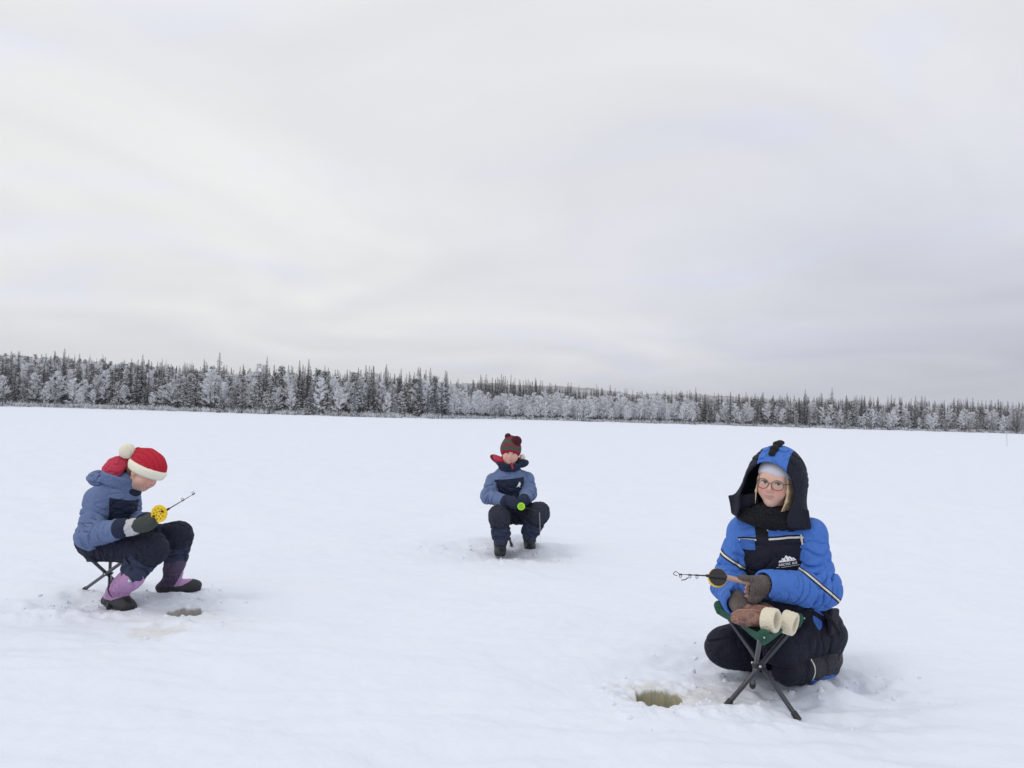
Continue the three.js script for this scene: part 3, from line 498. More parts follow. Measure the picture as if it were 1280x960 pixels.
function stool(label, feet, k, hubY) { // three crossing legs and a hammock of green cloth
  const o = thing('folding_stool', label, 'stool'), hub = feet[0].clone().add(feet[1]).add(feet[2]).divideScalar(3); hub.y = hubY;
  const tops = feet.map(f => f.clone().lerp(hub, k)), tw = V(0, 1, 0);
  feet.forEach((f, i) => {
    const d = tops[i].clone().sub(f), off = d.clone().cross(tw).normalize().multiplyScalar(0.012), a = f.clone().add(off), b = tops[i].clone().add(off), L = b.distanceTo(a), g = new THREE.CylinderGeometry(0.0105, 0.0105, L, 14), q = new THREE.Quaternion().setFromUnitVectors(V(0, 1, 0), b.clone().sub(a).normalize());
    g.applyQuaternion(q); g.translate((a.x + b.x) / 2, (a.y + b.y) / 2, (a.z + b.z) / 2); const leg = part('leg', g, i === 2 ? M.tubeGrey : M.tube, o);
    const t = new THREE.CylinderGeometry(0.0135, 0.014, 0.035, 14); t.applyQuaternion(q); t.translate(...a.clone().lerp(b, 0.03).toArray()); part('rubber_foot', t, M.rubber, leg);
  });
  const h = new THREE.TorusGeometry(0.020, 0.010, 8, 20); h.rotateX(Math.PI / 2); h.translate(hub.x, hub.y, hub.z); part('hub', h, M.plastic, o);
  for (let i = 0; i < 3; i++) { const a = i * 2.09 + 0.4, b = new THREE.CylinderGeometry(0.006, 0.006, 0.02, 8); b.rotateZ(Math.PI / 2); b.rotateY(a); b.translate(hub.x + 0.022 * Math.cos(a), hub.y + 0.004, hub.z - 0.022 * Math.sin(a)); part('bolt', b, M.steel, o); }
  const c = tops[0].clone().add(tops[1]).add(tops[2]).divideScalar(3), N = 16, p = [], idx = [], id = (i, j) => i * (N + 1) - i * (i - 1) / 2 + j;
  for (let i = 0; i <= N; i++) for (let j = 0; j <= N - i; j++) { const a = i / N, b = j / N, w = 1 - a - b, q = V(0, 0, 0).addScaledVector(tops[0], a).addScaledVector(tops[1], b).addScaledVector(tops[2], w), e = 27 * a * b * w, ed = Math.min(1, 4 * (a * b + b * w + w * a)); q.lerp(c, 0.05 * ed); q.y -= 0.030 * e + 0.012 * ed - 0.004; q.sub(c).multiplyScalar(1.10).add(c); p.push(q.x, q.y, q.z); }
  for (let i = 0; i < N; i++) for (let j = 0; j < N - i; j++) { idx.push(id(i, j), id(i + 1, j), id(i, j + 1)); if (j < N - i - 1) idx.push(id(i + 1, j), id(i + 1, j + 1), id(i, j + 1)); }
  const g = new THREE.BufferGeometry(); g.setAttribute('position', new THREE.Float32BufferAttribute(p, 3)); g.setIndex(idx); g.computeVertexNormals(); const seat = part('seat', g, new THREE.MeshPhysicalMaterial({ color: M.canvas.color, roughness: 0.85, side: THREE.DoubleSide }), o);
  for (const row of [Array.from({ length: N + 1 }, (_, k) => id(0, k)), Array.from({ length: N + 1 }, (_, k) => id(k, 0)), Array.from({ length: N + 1 }, (_, k) => id(N - k, k))]) { // hem hanging along each edge
    const hp = [], hi = []; row.forEach((q, k) => { const x = p[3 * q], y = p[3 * q + 1], z = p[3 * q + 2], dr = 0.018 + 0.026 * Math.abs(k / N - 0.5) * 2; hp.push(x, y, z, x + (c.x - x) * 0.06, y - dr, z + (c.z - z) * 0.06); if (k) hi.push(2 * k - 2, 2 * k - 1, 2 * k, 2 * k, 2 * k - 1, 2 * k + 1); });
    const hg = new THREE.BufferGeometry(); hg.setAttribute('position', new THREE.Float32BufferAttribute(hp, 3)); hg.setIndex(hi); hg.computeVertexNormals(); part('seat_hem', hg, seat.material, seat);
  }
  for (let i = 0; i < 3; i++) { const d = tops[i].clone().sub(c).normalize(), q = new THREE.LatheGeometry([[0.0005, 0.016], [0.012, 0.012], [0.021, 0.002], [0.027, -0.020], [0.021, -0.040], [0.015, -0.050]].map(([r, y]) => new THREE.Vector2(r, y)), 18); q.applyQuaternion(new THREE.Quaternion().setFromUnitVectors(V(0, 1, 0), tops[i].clone().sub(hub).normalize())); q.translate(tops[i].x, tops[i].y + 0.004, tops[i].z); part('corner_pocket', q, new THREE.MeshPhysicalMaterial({ color: M.canvas.color, roughness: 0.85, side: THREE.DoubleSide }), seat); const rv = new THREE.SphereGeometry(0.004, 8, 6); rv.translate(tops[i].x + d.x * 0.024, tops[i].y - 0.003, tops[i].z + d.z * 0.024); part('rivet', rv, M.steel, seat); }
  return { o, tops, c };
}
// short ice-fishing rod: handle from h0 to the reel, blank to the tip; n = the way the reel's face looks
function iceRod(label, h0, reel, tip, n, o) {
  const t = thing('ice_fishing_rod', label, 'fishing rod'), ax = tip.clone().sub(reel).normalize(), F = frame(reel, n.clone().addScaledVector(ax, -n.dot(ax)), V(0, 1, 0)), up = ax.clone().cross(V(0, 0, 1).transformDirection(F)).normalize();
  const bar = (name, a, b, r0, r1, m, parent = t) => { const L = a.distanceTo(b), g = new THREE.CylinderGeometry(r1, r0, L, 14); g.applyQuaternion(new THREE.Quaternion().setFromUnitVectors(V(0, 1, 0), b.clone().sub(a).normalize())); g.translate((a.x + b.x) / 2, (a.y + b.y) / 2, (a.z + b.z) / 2); return part(name, g, m, parent); };
  const zz = V(0, 0, 1).transformDirection(F), on = zz.clone().multiplyScalar(o.side);
  const c = h0.clone(), seat0 = reel.clone().addScaledVector(ax, -o.R - 0.006).add(on), seat1 = reel.clone().addScaledVector(ax, o.R + 0.012).add(on);
  bar('handle', c, seat0.clone().addScaledVector(ax, 0.01), 0.011, 0.0115, o.handle); bar('reel_seat', seat0, seat1, 0.009, 0.0065, M.plastic);
  const disc = (name, r, th, off, m, parent, seg = 48) => { const s = new THREE.Shape(); s.absarc(0, 0, r, 0, Math.PI * 2); const g = new THREE.ExtrudeGeometry(s, { depth: th, bevelEnabled: true, bevelThickness: 0.0015, bevelSize: 0.0015, bevelSegments: 2, curveSegments: seg }); g.translate(0, 0, off); g.applyMatrix4(F); return part(name, g, m, parent); };
  const spool = disc('spool', o.R, o.deep || 0.010, -(o.deep || 0.010) + 0.005, o.spool, t);
  if (o.back) disc('reel_plate', o.R * 0.94, 0.004, 0.0075, M.plastic, t);
  if (o.holes) for (let ring = 0; ring < 2; ring++) for (let i = 0; i < 5 + 4 * ring; i++) { const a = i * 6.283 / (5 + 4 * ring) + ring * 0.3, r = o.R * (0.30 + 0.34 * ring), g = new THREE.CylinderGeometry(0.0032, 0.0032, 0.002, 10); g.rotateX(Math.PI / 2); g.translate(r * Math.cos(a), r * Math.sin(a), 0.0072); g.applyMatrix4(F); part('drain_hole', g, M.black, spool); }
  if (o.knobs) for (const s of [1, -1]) { const g = new THREE.CapsuleGeometry(0.0055, 0.008, 4, 12); g.rotateX(Math.PI / 2); const p = ax.clone().multiplyScalar(s * o.R * 0.62); g.translate(0, 0, 0); g.applyMatrix4(new THREE.Matrix4().extractRotation(F)); g.translate(reel.x + p.x + zz.x * 0.013, reel.y + p.y + zz.y * 0.013, reel.z + p.z + zz.z * 0.013); part('knob', g, M.black, spool); }
  bar('rod_blank', seat1, tip, 0.0035, 0.0012, o.blank || M.plastic);
  for (const k of o.guides || []) { const q = seat1.clone().lerp(tip, k), g = new THREE.TorusGeometry(0.0065, 0.0014, 8, 18); g.applyMatrix4(frame(q.clone().addScaledVector(up, -0.0075), ax.clone().add(zz.clone().multiplyScalar(0.8)), up)); part('line_guide', g, M.plastic, t); const s = new THREE.CylinderGeometry(0.0036, 0.0036, 0.014, 8); s.applyQuaternion(new THREE.Quaternion().setFromUnitVectors(V(0, 1, 0), ax)); s.translate(q.x, q.y, q.z); part('ferrule', s, M.plastic, t); }
  return { t, ax, up, zz, seat1 };
}
// ---------------------------------------------------------------- people
function rebase(o, p) { o.position.copy(p); o.traverse(c => { if (c.isMesh) c.geometry.translate(-p.x, -p.y, -p.z); }); }
const inF = (F, fn) => local(F, fn);
// hand closed round a bar: c on its axis, ax towards the thumb, back = from the bar to the back of the hand
function gripHand(c, ax, back, wrist, bar, s = 1) {
  const e1 = back.clone().addScaledVector(ax, -back.dot(ax)).normalize(), e2 = ax.clone().cross(e1), R = bar + 0.0085 * s, fingers = [];
  for (let i = 0; i < 4; i++) {
    const o = c.clone().addScaledVector(ax, (0.028 - 0.0185 * i) * s), L = [0.95, 1, 0.95, 0.82][i], P = (a, r = R) => o.clone().addScaledVector(e1, r * Math.cos(a * L)).addScaledVector(e2, r * Math.sin(a * L));
    fingers.push([P(-0.35, R + 0.010 * s), P(0.75), P(1.9), P(2.9), P(3.7)]);
  }
  const palm = blend(0.02, cone(c.clone().addScaledVector(ax, 0.022 * s).addScaledVector(e1, R + 0.006), wrist, 0.019 * s, 0.026 * s), cone(c.clone().addScaledVector(ax, -0.026 * s).addScaledVector(e1, R + 0.006), wrist, 0.019 * s, 0.026 * s));
  const th = [wrist.clone().lerp(c, 0.35).addScaledVector(e2, -0.02 * s), c.clone().addScaledVector(ax, 0.012 * s).addScaledVector(e2, -R - 0.004).addScaledVector(e1, 0.008), c.clone().addScaledVector(ax, 0.040 * s).addScaledVector(e2, -R - 0.001), c.clone().addScaledVector(ax, 0.062 * s).addScaledVector(e2, -R + 0.002).addScaledVector(e1, -0.003)];
  return { palm, fingers, thumb: th };
}
// relaxed open hand: dir = towards the fingertips, up = the back of the hand, side = towards the thumb
function openHand(wrist, dir, up, side, s = 1, curl = 0.5) {
  const fingers = [], k0 = wrist.clone().addScaledVector(dir, 0.085 * s);
  for (let i = 0; i < 4; i++) {
    const o = k0.clone().addScaledVector(side, (0.030 - 0.020 * i) * s).addScaledVector(dir, [-0.002, 0.004, 0, -0.010][i] * s), L = [0.072, 0.08, 0.074, 0.058][i] * s, spread = side.clone().multiplyScalar((1.5 - i) * 0.10), pts = [o]; let a = 0.1, q = o.clone();
    for (const f of [0.45, 0.30, 0.25]) { a += curl * 0.8; const d = dir.clone().add(spread).multiplyScalar(Math.cos(a)).addScaledVector(up, -Math.sin(a)).normalize(); q = q.clone().addScaledVector(d, L * f); pts.push(q); }
    fingers.push(pts);
  }
  const palm = blend(0.015, cone(wrist, k0.clone().addScaledVector(side, 0.028 * s), 0.024 * s, 0.013 * s), cone(wrist, k0.clone().addScaledVector(side, -0.028 * s), 0.024 * s, 0.012 * s), cone(wrist, k0, 0.024 * s, 0.013 * s));
  const b = wrist.clone().addScaledVector(dir, 0.025 * s).addScaledVector(side, 0.022 * s), th = [b, b.clone().addScaledVector(side, 0.028 * s).addScaledVector(dir, 0.028 * s).addScaledVector(up, -0.008 * s), b.clone().addScaledVector(side, 0.036 * s).addScaledVector(dir, 0.056 * s).addScaledVector(up, -0.016 * s), b.clone().addScaledVector(side, 0.036 * s).addScaledVector(dir, 0.076 * s).addScaledVector(up, -0.022 * s)];
  return { palm, fingers, thumb: th };
}
function handMesh(h, s, upTo = 9, grow = 0, cell = 0.0032) {
  const f = [h.palm], pts = [...h.thumb]; for (const c of [...h.fingers, h.thumb]) { const q = c.slice(0, upTo); pts.push(...c); f.push(chain(q, q.map((_, i) => (0.0100 - 0.0008 * i) * s + grow), null)); }
  const pal = h.palm, k = 0.007, fn = (x, y, z) => { let d = pal(x, y, z) - grow; for (let i = 1; i < f.length; i++) d = smin(d, f[i](x, y, z), k); return d; };
  const [lo, hi] = box(pts, 0.05); return { mesh: skin(fn, lo, hi, cell), fn };
}
{
  const who = thing('person', 'woman kneeling on the snow in a royal blue and black snowsuit, hood up, wearing glasses', 'person');
  const tf = V(-0.45, -0.10, 0.89).normalize(), pel = W(1004, 795, 3.88), neck = W(969, 638, 3.69), chest = W(966, 695, 3.73), up = neck.clone().sub(pel).normalize();
  const TF = frame(chest, tf, up), TR = new THREE.Matrix4().extractRotation(TF), at = (p) => { const m = TR.clone(); m.setPosition(p); return m; };
  const hd = W(969, 602.5, 3.64), HF = frame(hd, V(-0.525, -0.04, 0.84), V(0.10, 1, 0.03));
  const shR = W(929, 663, 3.80), shL = W(1013, 667, 3.63), elR = W(909, 729, 3.70), wrR = W(922, 753, 3.45), elL = W(1026, 737, 3.56), wrL = W(958, 731, 3.40);
  const hipR = W(985, 792, 3.86), hipL = W(1020, 788, 3.80), knR = W(907, 808, 3.72), knL = W(977, 812, 3.56), anR = W(985, 830, 4.0), anL = W(1034, 832, 3.70);
  // suit
  const fo = (amp, seed, o = {}) => ({ amp, seed, ...o });
  const torso = blend(0.07, inF(at(chest), egg(V(0, 0, 0), V(0.178, 0.210, 0.135), fo(0.009, 3, { f: 9, g: 6, base: 1 }))), inF(at(W(985, 752, 3.82)), egg(V(0, 0, 0), V(0.185, 0.17, 0.155), fo(0.006, 8, { f: 12, g: 6, base: 1 }))),
    inF(at(W(1006, 795, 3.86)), egg(V(0, 0, 0), V(0.19, 0.145, 0.17), fo(0.006, 5, { f: 11, g: 6, base: 1 }))), cone(shR, shL, 0.072, 0.072, fo(0.006, 9, { base: 1 })), cone(chest, neck, 0.12, 0.066));
  const sleeveL = blend(0.03, cone(shL, elL, 0.070, 0.074, fo(0.018, 1, { e1: 1, f: 13, g: 5, w: 0.13, base: 0.25 })), cone(elL, wrL, 0.079, 0.066, fo(0.017, 2, { e0: 1, f: 14, g: 5, w: 0.13, base: 0.22 })));
  const sleeveR = blend(0.03, cone(shR, elR, 0.068, 0.070, fo(0.018, 4, { e1: 0.9, f: 13, g: 5, w: 0.13, base: 0.25 })), cone(elR, wrR, 0.074, 0.064, fo(0.012, 6, { e0: 0.8, f: 16, g: 6 })));
  const legs = blend(0.035, cone(hipR, knR, 0.125, 0.092, fo(0.014, 7, { e1: 0.4, e0: 0.4, f: 9, g: 5, base: 0.4 })), cone(knR.clone().add(V(0.01, -0.018, 0)), anR, 0.082, 0.065, fo(0.008, 8, { f: 13, g: 6 })), cone(hipL, knL, 0.128, 0.086, fo(0.014, 12, { e1: 0.4, e0: 0.4, f: 9, g: 5, base: 0.4 })));
  const shinL = cone(W(984, 840, 3.555), anL, 0.064, 0.056, fo(0.006, 14, { f: 13, g: 7, base: 0.8 }));
  const sleeves = (x, y, z) => Math.min(sleeveL(x, y, z), sleeveR(x, y, z)), lower = (x, y, z) => smin(legs(x, y, z), shinL(x, y, z), 0.006), trunk = (x, y, z) => smin(torso(x, y, z), lower(x, y, z), 0.04);
  // openings of the cuffs are hollow
  const cL = wrL.clone().sub(elL).normalize(), cR = wrR.clone().sub(elR).normalize(), holL = cone(wrL, wrL.clone().addScaledVector(cL, 0.2), 0.05, 0.05), holR = cone(wrR, wrR.clone().addScaledVector(cR, 0.2), 0.049, 0.049), hollow = (x, y, z) => Math.min(holL(x, y, z), holR(x, y, z));
  const endL = wrL.clone().addScaledVector(cL, 0.022), endR = wrR.clone().addScaledVector(cR, 0.020);
  const sl = (x, y, z) => { let d = sleeves(x, y, z); const a = (x - endL.x) * cL.x + (y - endL.y) * cL.y + (z - endL.z) * cL.z, b = (x - endR.x) * cR.x + (y - endR.y) * cR.y + (z - endR.z) * cR.z; if (Math.hypot(x - endL.x, y - endL.y, z - endL.z) < 0.14) d = smax(d, a, 0.01); if (Math.hypot(x - endR.x, y - endR.y, z - endR.z) < 0.14) d = smax(d, b, 0.01); return Math.max(d, -hollow(x, y, z)); };
  const suit = (x, y, z) => smin(trunk(x, y, z), sl(x, y, z), 0.018);
  const [lo, hi] = box([shR, shL, knR, knL, anR, anL, neck, pel, wrL, W(1050, 850, 3.7)], 0.16); lo.y = -0.012;
  const S = skin(suit, lo, hi, 0.0056);
  const e = TF.clone().invert(), lp = V(0, 0, 0), L = (x, y, z) => lp.set(x, y, z).applyMatrix4(e);
  let [arm, rest] = cut(S, (x, y, z) => sleeves(x, y, z) - trunk(x, y, z));
  const plane = (P, n) => (x, y, z) => (x - P.x) * n.x + (y - P.y) * n.y + (z - P.z) * n.z;
  const band = (m, f, w0, w1) => { const [a, b] = cut(m, (x, y, z) => Math.abs(f(x, y, z)) - w1), [c, d] = cut(a, (x, y, z) => Math.abs(f(x, y, z) - 0.001) - w0); return [c, d, b]; };   // white core, dark edge, what is left
  const fL = plane(W(1021, 728, 3.5), V(0.62, 0.78, 0.05).normalize()), fR = plane(W(914, 700, 3.7), V(0.5, 0.86, 0.1).normalize()), mid = (shL.x + shR.x) / 2;
  const [w1, k1, arm1] = band(arm, (x, y, z) => sleeveL(x, y, z) < sleeveR(x, y, z) ? fL(x, y, z) : fR(x, y, z), 0.0042, 0.0105);
  // waist, yoke and front panel
  const [trou, upper] = cut(rest, (x, y, z) => L(x, y, z).y + 0.165 + 0.02 * n3(x * 9, y * 9, z * 9));
  const YO = 0.120, [below, yoke0] = cut(upper, (x, y, z) => L(x, y, z).y - YO + 0.12 * Math.max(0, Math.abs(lp.x) - 0.1) * (lp.x > 0 ? 1 : 0.2));
  const [plack, yoke] = cut(yoke0, (x, y, z) => { L(x, y, z); return lp.z < 0 ? 1 : Math.abs(lp.x + 0.012) - 0.030 - 0.10 * Math.max(0, lp.y - YO - 0.06); });
  const [panel, sideBlue] = cut(below, (x, y, z) => { L(x, y, z); return lp.z < -0.02 ? 1 : Math.max(lp.x - 0.166, -0.150 - lp.x); });
  const [pipeH, pan1] = cut(panel, (x, y, z) => { L(x, y, z); return Math.max(Math.abs(lp.y - YO + 0.012 + 0.12 * Math.max(0, Math.abs(lp.x) - 0.1) * (lp.x > 0 ? 1 : 0.2)) - 0.0042, 0.028 - Math.abs(lp.x + 0.012)); });
  const [pipeV, pan2] = cut(pan1, (x, y, z) => { L(x, y, z); return lp.y < YO - 0.005 ? Math.min(Math.abs(lp.x - 0.157), Math.abs(lp.x + 0.141)) - 0.0042 : 1; });
  // shin guard of the folded leg, and the blue pocket gusset on the hip
  const sd = anL.clone().sub(W(984, 840, 3.555)).normalize(), f0 = plane(W(1008, 838, 3.6), sd), onShin = (x, y, z) => shinL(x, y, z) - legs(x, y, z) - 0.004;
  const [shin, tr1] = cut(trou, (x, y, z) => Math.max(onShin(x, y, z), -f0(x, y, z)));
  const [strip, shin1] = cut(shin, (x, y, z) => f0(x, y, z) - 0.008), [shinBlue, shin2] = cut(shin1, (x, y, z) => y - 0.036 + 0.01 * n3(x * 20, y * 20, z * 20));
  const gp = W(1034, 774, 3.62), gus = inF(frame(gp, V(0.5, 0, 0.85), V(0.55, 0.8, 0)), egg(V(0, 0, 0), V(0.030, 0.060, 0.14))), [hip0, tr2] = cut(tr1, gus), [hipB, hipD] = cut(hip0, inF(frame(gp, V(0.5, 0, 0.85), V(0.55, 0.8, 0)), (x, y, z) => 0.012 - Math.abs(y - 0.004)));
  const suitMesh = part('snowsuit', solid(join(tr2, hipD)), M.ink, who);
  { const [a, b] = cut(arm1, (x, y, z) => sleeveL(x, y, z) - sleeveR(x, y, z)); part('sleeve', solid(a), M.royal, suitMesh); part('sleeve', solid(b), M.royal, suitMesh); const [c, d] = cut(k1, (x, y, z) => sleeveL(x, y, z) - sleeveR(x, y, z)); part('sleeve_stripe', solid(c), M.ink, suitMesh); part('sleeve_stripe', solid(d), M.ink, suitMesh); } part('yoke_panel', solid(join(yoke, sideBlue)), M.royal, suitMesh); part('front_panel', solid(pan2), M.ink, suitMesh); part('storm_placket', solid(plack), M.fleece, suitMesh);
  { const side = (x, y, z) => L(x, y, z).x + 0.012; for (const q of [...cut(w1, (x, y, z) => sleeveL(x, y, z) - sleeveR(x, y, z)), ...cut(pipeH, side), ...cut(pipeV, side), strip]) if (q.idx.length) part('reflective_piping', solid(q), M.pipe, suitMesh); } part('shin_guard', solid(shin2), M.shinpad, suitMesh); part('shin_trim', solid(shinBlue), M.royal, suitMesh); part('hip_gusset', solid(hipB), M.royal, suitMesh);
  const lift = q => { const m = at(chest.clone().applyMatrix4(e).add(q).applyMatrix4(TF)); return m; };
  part('pocket_flap', patch(trunk, lift(V(-0.085, 0.088, 0.0)), 0.074, 0.046, 0.006), M.royal, suitMesh);
  { const z = wire([0, 1, 2, 3].map(i => { const q = V(-0.012 + 0.03, 0.165 - i * 0.006, 0.2).applyMatrix4(TF), d = V(0, 0, -1).transformDirection(TF); for (let k = 0; k < 60; k++) q.addScaledVector(d, 0.8 * (suit(q.x, q.y, q.z) - 0.004)); return q; }), 0.0035, 10, 6); part('zip_pull', z, M.steel, suitMesh); }
  // side strap and buckle hanging from the waist
  part('waist_strap', wire([W(1022, 757, 3.60), W(1032, 768, 3.555), W(1041, 778, 3.56), W(1049, 790, 3.62)], 0.010, 24, 8), M.fleece, suitMesh);
  part('jacket_skirt', solid(skin(inF(frame(W(1041, 777, 3.68), V(0.75, 0, 0.65), V(0.25, 1, 0)), slab(V(0, 0, 0), V(0.055, 0.062, 0.012), 0.010)), ...box([W(1041, 777, 3.68)], 0.11), 0.005)), M.ink, suitMesh);
  { // emblem printed on the chest: snowy peaks over lettering
    const c = document.createElement('canvas'); c.width = 512; c.height = 288; const g = c.getContext('2d'); g.clearRect(0, 0, 512, 288);
    g.fillStyle = '#fff'; g.beginPath(); g.moveTo(92, 150); for (const [x, y] of [[120, 108], [142, 118], [176, 66], [206, 82], [246, 22], [286, 64], [312, 52], [350, 92], [374, 84], [420, 150]]) g.lineTo(x, y); g.closePath(); g.fill();
    g.globalCompositeOperation = 'destination-out'; g.lineWidth = 9; g.beginPath(); for (const [a, b, x, y] of [[246, 60, 222, 104], [222, 104, 250, 96], [250, 96, 236, 134], [176, 96, 160, 128], [300, 84, 318, 118], [318, 118, 296, 136], [352, 108, 372, 136]]) { g.moveTo(a, b); g.lineTo(x, y); } g.stroke(); g.globalCompositeOperation = 'source-over';
    g.font = 'bold 66px sans-serif'; g.textAlign = 'center'; g.fillText('ARCTIC GU', 256, 222, 440); g.fillRect(40, 240, 60, 8); g.fillRect(130, 246, 330, 7);
    const t = new THREE.CanvasTexture(c); t.colorSpace = THREE.SRGBColorSpace;
    part('chest_emblem', patch(trunk, lift(V(0.084, 0.004, 0)), 0.118, 0.066, 0.003), new THREE.MeshStandardMaterial({ map: t, transparent: true, roughness: 0.6, side: THREE.DoubleSide }), suitMesh);
  }
  // neck warmer, hood, beanie, hair
  const warm = inF(HF, blend(0.03, egg(V(0, -0.145, -0.005), V(0.080, 0.045, 0.088), fo(0.008, 2, { f: 40, g: 12, base: 1 })), egg(V(-0.012, -0.178, 0.0), V(0.158, 0.048, 0.085), fo(0.006, 5, { f: 30, g: 12, base: 1 }))));
  part('neck_warmer', solid(skin(warm, ...box([W(968, 648, 3.66)], 0.2), 0.005)), M.fleece, who);
  const dome = blend(0.06, egg(V(0, 0.032, -0.025), V(0.128, 0.140, 0.145), fo(0.006, 5, { f: 14, g: 10, base: 1 })), cone(V(0.002, -0.02, -0.03), V(0.004, -0.16, -0.035), 0.122, 0.158), cone(V(-0.01, -0.03, -0.02), V(-0.050, -0.125, 0.0), 0.115, 0.128));
  const mouth = blend(0.03, egg(V(-0.016, -0.045, 0.165), V(0.132, 0.150, 0.215)), egg(V(-0.02, -0.20, 0.135), V(0.118, 0.13, 0.165)));
  const slabA = slab(V(0, 0, 0), V(0.066, 0.044, 0.008), 0.007), flapA = inF(frame(V(-0.125, -0.118, 0.030), V(0.42, -0.05, 0.9), V(-0.34, 1, 0)), (x, y, z) => slabA(x, y * (1 + 2.2 * clamp(x + 0.05, -0.1, 0.1)), z + 6 * y * y)), flapB = inF(frame(V(0.140, -0.150, 0.020), V(0.15, 0, 1), V(-0.25, 1, 0)), slab(V(0, 0, 0), V(0.036, 0.045, 0.008), 0.007));
  const hood = (x, y, z) => { const d = dome(x, y, z); let s = smax(Math.max(d, -(d + 0.013)), -mouth(x, y, z), 0.012); s = Math.max(s, -0.185 - y); return smin(smin(s, flapA(x, y, z), 0.02), flapB(x, y, z), 0.02); };
  const HM = skin(hood, V(-0.25, -0.26, -0.23), V(0.24, 0.20, 0.18), 0.0044);
  const [crownP, hood2] = cut(HM, (x, y, z) => { const d = dome(x, y, z); return y < 0.02 || d < -0.006 ? 1 : Math.abs(x + 0.004) - 0.068; });
  const hoodMesh = part('hood', solid(carry(hood2, HF)), M.ink, who); part('hood_crown_panel', solid(carry(crownP, HF)), M.royal, hoodMesh);
  const strap = (g => (x, y, z) => g(x * 0.62, y, z))(chain([V(-0.007, 0.136, 0.082), V(-0.006, 0.160, 0.050), V(-0.004, 0.179, 0.005), V(0.000, 0.186, -0.022)], [0.010, 0.010, 0.011, 0.012])); part('hood_strap', solid(carry(skin(strap, V(-0.05, 0.11, -0.06), V(0.04, 0.23, 0.11), 0.004), HF)), M.fleece, hoodMesh);
  const cap = egg(V(0, 0.040, -0.012), V(0.0815, 0.083, 0.1015)), rib = (x, y, z) => cap(x, y, z) - 0.0006 * Math.sin(Math.atan2(x, z) * 70), capF = (x, y, z) => { const d = rib(x, y, z), b = y - (0.000 + 0.50 * z - 0.22 * x); return smax(d, -b, 0.010); };
  part('beanie', solid(carry(skin(capF, V(-0.1, -0.06, -0.13), V(0.1, 0.14, 0.11), 0.0032), HF)), M.knitGrey, who);
  const R = rng(9); let hs = []; for (let i = 0; i < 9; i++) { const x = 0.064 + 0.003 * i, z = 0.045 - 0.009 * i; hs.push(chain([V(x, 0.025, z), V(x + 0.007, -0.03, z + 0.002), V(x + 0.006 - 0.001 * i, -0.075, z + 0.010 * R()), V(x - 0.012 * R(), -0.125, z + 0.012)], [0.006, 0.0062, 0.0055, 0.002])); } const lock = (chain([V(-0.069, 0.02, 0.035), V(-0.073, -0.05, 0.04), V(-0.070, -0.11, 0.045)], [0.004, 0.004, 0.0015]));
  part('hair_strand', solid(carry(skin(lock, V(-0.1, -0.16, -0.02), V(-0.04, 0.05, 0.09), 0.003), HF)), M.blond, who);
  part('hair', solid(carry(skin(blend(0.004, ...hs), V(-0.1, -0.16, -0.07), V(0.11, 0.05, 0.09), 0.003), HF)), M.blond, who);
  eyes(HF, who, false);
  { // round thin-framed glasses
    const ring = s => { const a = []; for (let i = 0; i < 20; i++) { const q = i / 20 * 6.2832, x = s * 0.0335 + 0.0265 * Math.cos(q) * (1 - 0.06 * Math.sin(q)), y = -0.002 + 0.0225 * Math.sin(q); a.push(V(x, y, 0.103 - 0.010 * (Math.abs(x) / 0.06) ** 2)); } return a; };
    const gf = wire(ring(1), 0.0018, 60, 6, true); gf.applyMatrix4(HF); const gl = part('glasses', gf, M.iris, who), g2 = wire(ring(-1), 0.0018, 60, 6, true); g2.applyMatrix4(HF); part('rim', g2, M.iris, gl);
    const br = wire([V(-0.008, 0.002, 0.1025), V(0, 0.006, 0.106), V(0.008, 0.002, 0.1025)], 0.0017, 10, 6); br.applyMatrix4(HF); part('bridge', br, M.iris, gl);
    for (const s of [1, -1]) { const t = wire([V(s * 0.060, 0.004, 0.094), V(s * 0.070, 0.006, 0.060), V(s * 0.078, 0.004, 0.0)], 0.0017, 12, 6); t.applyMatrix4(HF); part('temple', t, M.iris, gl); const ln = new THREE.CircleGeometry(1, 28), lpz = ln.attributes.position; for (let i = 0; i < lpz.count; i++) { const x = s * 0.0335 + 0.0262 * lpz.getX(i), y = -0.002 + 0.0222 * lpz.getY(i); lpz.setXYZ(i, x, y, 0.103 - 0.010 * (Math.abs(x) / 0.06) ** 2); } ln.computeVertexNormals(); ln.applyMatrix4(HF); part('lens', ln, new THREE.MeshPhysicalMaterial({ color: 0xffffff, transmission: 1, roughness: 0.02, thickness: 0, ior: 1.3 }), gl); }
  }
  // boots behind her
  const boot = (p, d, n) => { const f = inF(frame(p, d, V(0, 1, 0)), blend(0.03, egg(V(0, 0, 0.02), V(0.050, 0.045, 0.12), fo(0.003, n, { base: 1 })), egg(V(0, 0.01, 0.10), V(0.046, 0.045, 0.06)))); part('boot', solid(skin(f, ...box([p], 0.22), 0.006)), M.rubber, who); };
  boot(W(1040, 824, 3.80), V(0.35, 0.12, -0.9), 3); boot(W(1003, 822, 4.06), V(0.3, 0.05, -0.9), 4);
  // hands
  const rod0 = W(946, 731, 3.40), reel = W(897, 722, 3.40), tip = W(850, 718, 3.42), ax = reel.clone().sub(rod0).normalize();
  const gh = gripHand(W(938, 739, 3.40), V(0.22, 0.97, 0).normalize(), V(0.45, 0.0, 1), wrL.clone().addScaledVector(cL, -0.012), 0.012, 1.05), oh = openHand(wrR.clone().addScaledVector(cR, 0.0), W(940, 773, 3.25).sub(wrR).normalize(), V(-0.25, 0.75, 0.45).normalize(), V(0, 0, 0), 1);
